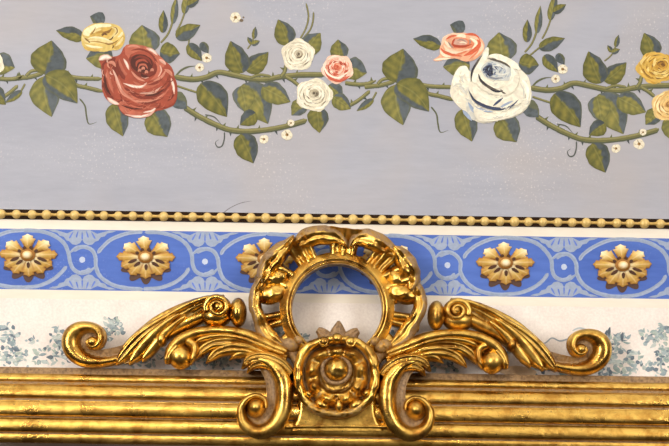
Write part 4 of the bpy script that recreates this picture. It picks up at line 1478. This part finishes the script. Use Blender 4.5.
# ---- filler pieces between ring, scrolls and cartouche
def filler(c):
    c.sweep([(262, 330, 3), (272, 338, 6), (284, 345, 7), (294, 353, 6), (297, 364, 3)], 0.048, 0.012, p_dome, 40, 14, 0.02, dust=0.55)
    c.knob(290, 343, 9, 7, 0.056, 0.012, 0.5, 0.5)
    c.knob(299, 338, 6, 5, 0.054, 0.010, 0.5, 0.5)
both(filler, 'ground_filler')

# ---- cartouche
def smooth(a, b, x):
    q = max(0, min(1, (x - a) / (b - a)))
    return q * q * (3 - 2 * q)
CC = (336.6, 372)
c = Carve()
NA, NR = 168, 64
def Rout(a):
    # a: angle, 90 deg = up
    sx, sy = cos(a), sin(a)
    ex = 2.45
    rx = 43.2
    ry = 38.5 if sy > 0 else 45.0
    return 1.0 / ((abs(sx) / rx) ** ex + (abs(sy) / ry) ** ex) ** (1 / ex) if sy > 0 else 1.0 / ((abs(sx) / rx) ** 2.2 + (abs(sy) / ry) ** 2.2) ** (1 / 2.2)
rows = []
for i in range(NR + 1):
    q = i / NR
    row = []
    for k in range(NA):
        a = 2 * pi * k / NA
        R_ = Rout(a)
        r = q * R_
        x, y = CC[0] + r * cos(a), CC[1] - r * sin(a)
        # in px-like units
        rr = q * 43
        h = 0.004; ds = 0.0
        # lobed wreath
        lob = 0.5 + 0.5 * cos(9 * (a - pi / 2))
        w = exp(-((rr - 24.8) / 5.2) ** 2)
        h += w * (0.010 + 0.010 * lob ** 0.8)
        h += 0.006 * exp(-((rr - 19.5) / 2.6) ** 2)
        # outer band
        ob = max(0, 1 - ((rr - 38.2) / 5.2) ** 2)
        h += 0.014 * sqrt(ob)
        tr = exp(-((rr - 32.4) / 1.4) ** 2)
        h -= 0.004 * tr
        ds = max(ds, 0.75 * tr, 0.45 * exp(-((rr - 16.5) / 1.2) ** 2))
        ds = max(ds, 0.45 * w * (1 - lob) ** 3)
        if sin(a) < -0.75 and rr > 34: ds = max(ds, 0.4)
        h *= (1.0 if q < 0.985 else 0.2)
        p = P(x, y, 0.072); p.y -= h
        row.append(c.vert(p, ds))
        if i == 0: break
    rows.append(row)
row = []
for k in range(NA):
    a = 2 * pi * k / NA
    r = Rout(a) * 0.97
    p = P(CC[0] + r * cos(a), CC[1] - r * sin(a), 0.072); p.y = -0.045
    row.append(c.vert(p, 0.7))
rows.append(row)
for k in range(NA):
    c.bm.faces.new((rows[0][0], rows[1][k], rows[1][(k + 1) % NA]))
for i in range(1, NR + 1):
    for k in range(NA):
        c.bm.faces.new((rows[i][k], rows[i + 1][k], rows[i + 1][(k + 1) % NA], rows[i][(k + 1) % NA]))
c.bm.faces.new(rows[-1])
bmesh.ops.recalc_face_normals(c.bm, faces=c.bm.faces)
c.roughen(0.0030, 0.012, 2)
cart = c.done('cartouche', frame)
def sub(c, name):
    o = c.done(name, frame)
    o.parent = cart; o.location = (0, 0, 0)
    return o
c = Carve()
c.knob(336.3, 367.3, 12.4, 12.2, 0.078, 0.016, 0.18, 0, 0.55)
c.roughen(0.0016, 0.008, 77)
c.sweep(circ(336.3, 367.3, 13.8, 2.3), 0.080, 0.006, p_dome, 64, 10, 0.01, closed=True, dust=0.8)
sub(c, 'boss')
for px, py, r in ((324.3, 339.5, 6.0), (337.2, 336.5, 6.2), (350.3, 339.8, 6.0)):
    c = Carve()
    c.knob(px, py, r, r * 0.95, 0.082, 0.012, 0.0, 0, 0.5)
    if px != 337.2:
        pts = []
        for k in range(14):
            q = k / 13; a = radians((150 if px < 337 else 30) + (1 if px < 337 else -1) * 420 * q)
            pts.append((px + r * 0.85 * (1 - 0.7 * q) * cos(a), py - r * 0.85 * (1 - 0.7 * q) * sin(a), 1.2 * (1 - 0.4 * q)))
        c.sweep(pts, 0.089, 0.004, p_dome, 50, 8, 0.004, dfun=lambda t: 0.004 * t)
    sub(c, 'knob')
for px, py, rx, ry, rot in ((339.0, 403.5, 5, 8, 0), (322, 402.5, 8.5, 5.5, 0.5), (356, 402.5, 8.5, 5.5, -0.5), (309, 392, 5, 4, 0.8), (366, 391, 5, 4, -0.8)):
    c = Carve()
    c.knob(px, py, rx, ry, 0.078, 0.013, 0.05, rot, 0.5)
    sub(c, 'knob')

# ---- small palmette behind the cartouche
c = Carve()
for pts in ([(337, 342, 7), (338, 332, 8.5), (338.5, 325, 5.5), (338.8, 319, 1.5)],
            [(331, 344, 6), (326, 336, 7.5), (321.5, 330.5, 5.5), (317.5, 327.5, 3)], [(343, 344, 6), (350, 336, 7.5), (354.5, 331, 5.5), (358.5, 328.5, 3)]):
    c.sweep(pts, 0.056, 0.010, p_strip, 30, 14, 0.02, dust=0.6)
c.done('palmette', frame)

# ---- base block under the cartouche
c = Carve()
def p_base(u, t):
    a = abs(u)
    return (1.0 if a < 0.86 else sqrt(max(0, 1 - ((a - 0.86) / 0.14) ** 2))), 0.05
c.sweep([(337, 396, 40), (337, 408, 40), (337, 416, 42), (337, 423, 46), (337, 428.5, 49)], 0.058, 0.014, p_base, 40, 40, 0.02, hfun=lambda t: 0.75 + 0.25 * t)
c.sweep([(285, 425.0, 1.5), (310, 424.2, 1.5), (337, 424, 1.5), (364, 424.2, 1.5), (389, 425.0, 1.5)], 0.0725, 0.004, p_dome, 40, 10, 0.01)
c.roughen(0.0008, 0.02, 12)
c.done('base_block', frame)

frame.location.z -= 2.1 * S

# ------------------------------------------------------------------ light: the room
w = bpy.data.worlds.new('room_light')
SC.world = w
w.use_nodes = True
nt = w.node_tree
bg = nt.nodes['Background']
tc = N(nt, 'ShaderNodeTexCoord')
sp = N(nt, 'ShaderNodeSeparateXYZ')
L(nt, tc.outputs['Generated'], sp.inputs[0])
# height gradient: dark floor, mid walls, bright ceiling
g = ramp(nt, math_(nt, 'MULTIPLY_ADD', sp.outputs[2], 0.5, 0.5),
         [(0.0, (0.05, 0.035, 0.025, 1)), (0.40, (0.07, 0.05, 0.035, 1)), (0.52, (0.20, 0.16, 0.12, 1)), (0.62, (0.34, 0.29, 0.24, 1)), (0.70, (0.5, 0.44, 0.37, 1)), (0.80, (1.45, 1.36, 1.22, 1)), (1.0, (1.5, 1.4, 1.28, 1))])
nz = noise(nt, 3.0, 3, 0.5, tc.outputs['Generated'])
v = ramp(nt, nz.outputs[0], [(0.38, (0.45, 0.45, 0.45, 1)), (0.62, (1.35, 1.35, 1.35, 1))])
L(nt, mixc(nt, 1.0, g.outputs[0], v.outputs[0], 'MULTIPLY'), bg.inputs['Color'])
bg.inputs['Strength'].default_value = 0.95

def area(name, loc, target, sx, sy, power, col):
    l = bpy.data.lights.new(name, 'AREA'); l.shape = 'RECTANGLE'; l.size = sx; l.size_y = sy
    l.energy = power; l.color = col
    o = bpy.data.objects.new(name, l); C.objects.link(o); o.location = loc
    o.rotation_euler = (Vector(target) - Vector(loc)).to_track_quat('-Z', 'Y').to_euler()
    return o
ctr = P(334, 223)
area('soft_fill', (-2.6, -3.4, 2.9), ctr, 1.2, 2.0, 112, (1.0, 0.97, 0.93))  # unseen soft fill, added on both sides to brighten wall and gilding
area('soft_fill', (2.8, -3.8, 2.9), ctr, 1.2, 2.0, 76, (1.0, 0.97, 0.93))
for k in range(6):
    a = 2 * pi * k / 6 + 0.3
    l = bpy.data.lights.new('chandelier_bulb', 'POINT'); l.energy = 14; l.color = (1.0, 0.86, 0.66); l.shadow_soft_size = 0.04
    o = bpy.data.objects.new('chandelier_bulb', l); C.objects.link(o)
    o.location = (-0.45 + 0.32 * cos(a), -2.7 + 0.32 * sin(a), 3.75)

vs_ = SC.view_settings
SC.display_settings.display_device = 'sRGB'
vs_.view_transform = 'Standard'
vs_.look = 'None'
vs_.exposure = 0.0
vs_.gamma = 1.0
vs_.use_curve_mapping = False
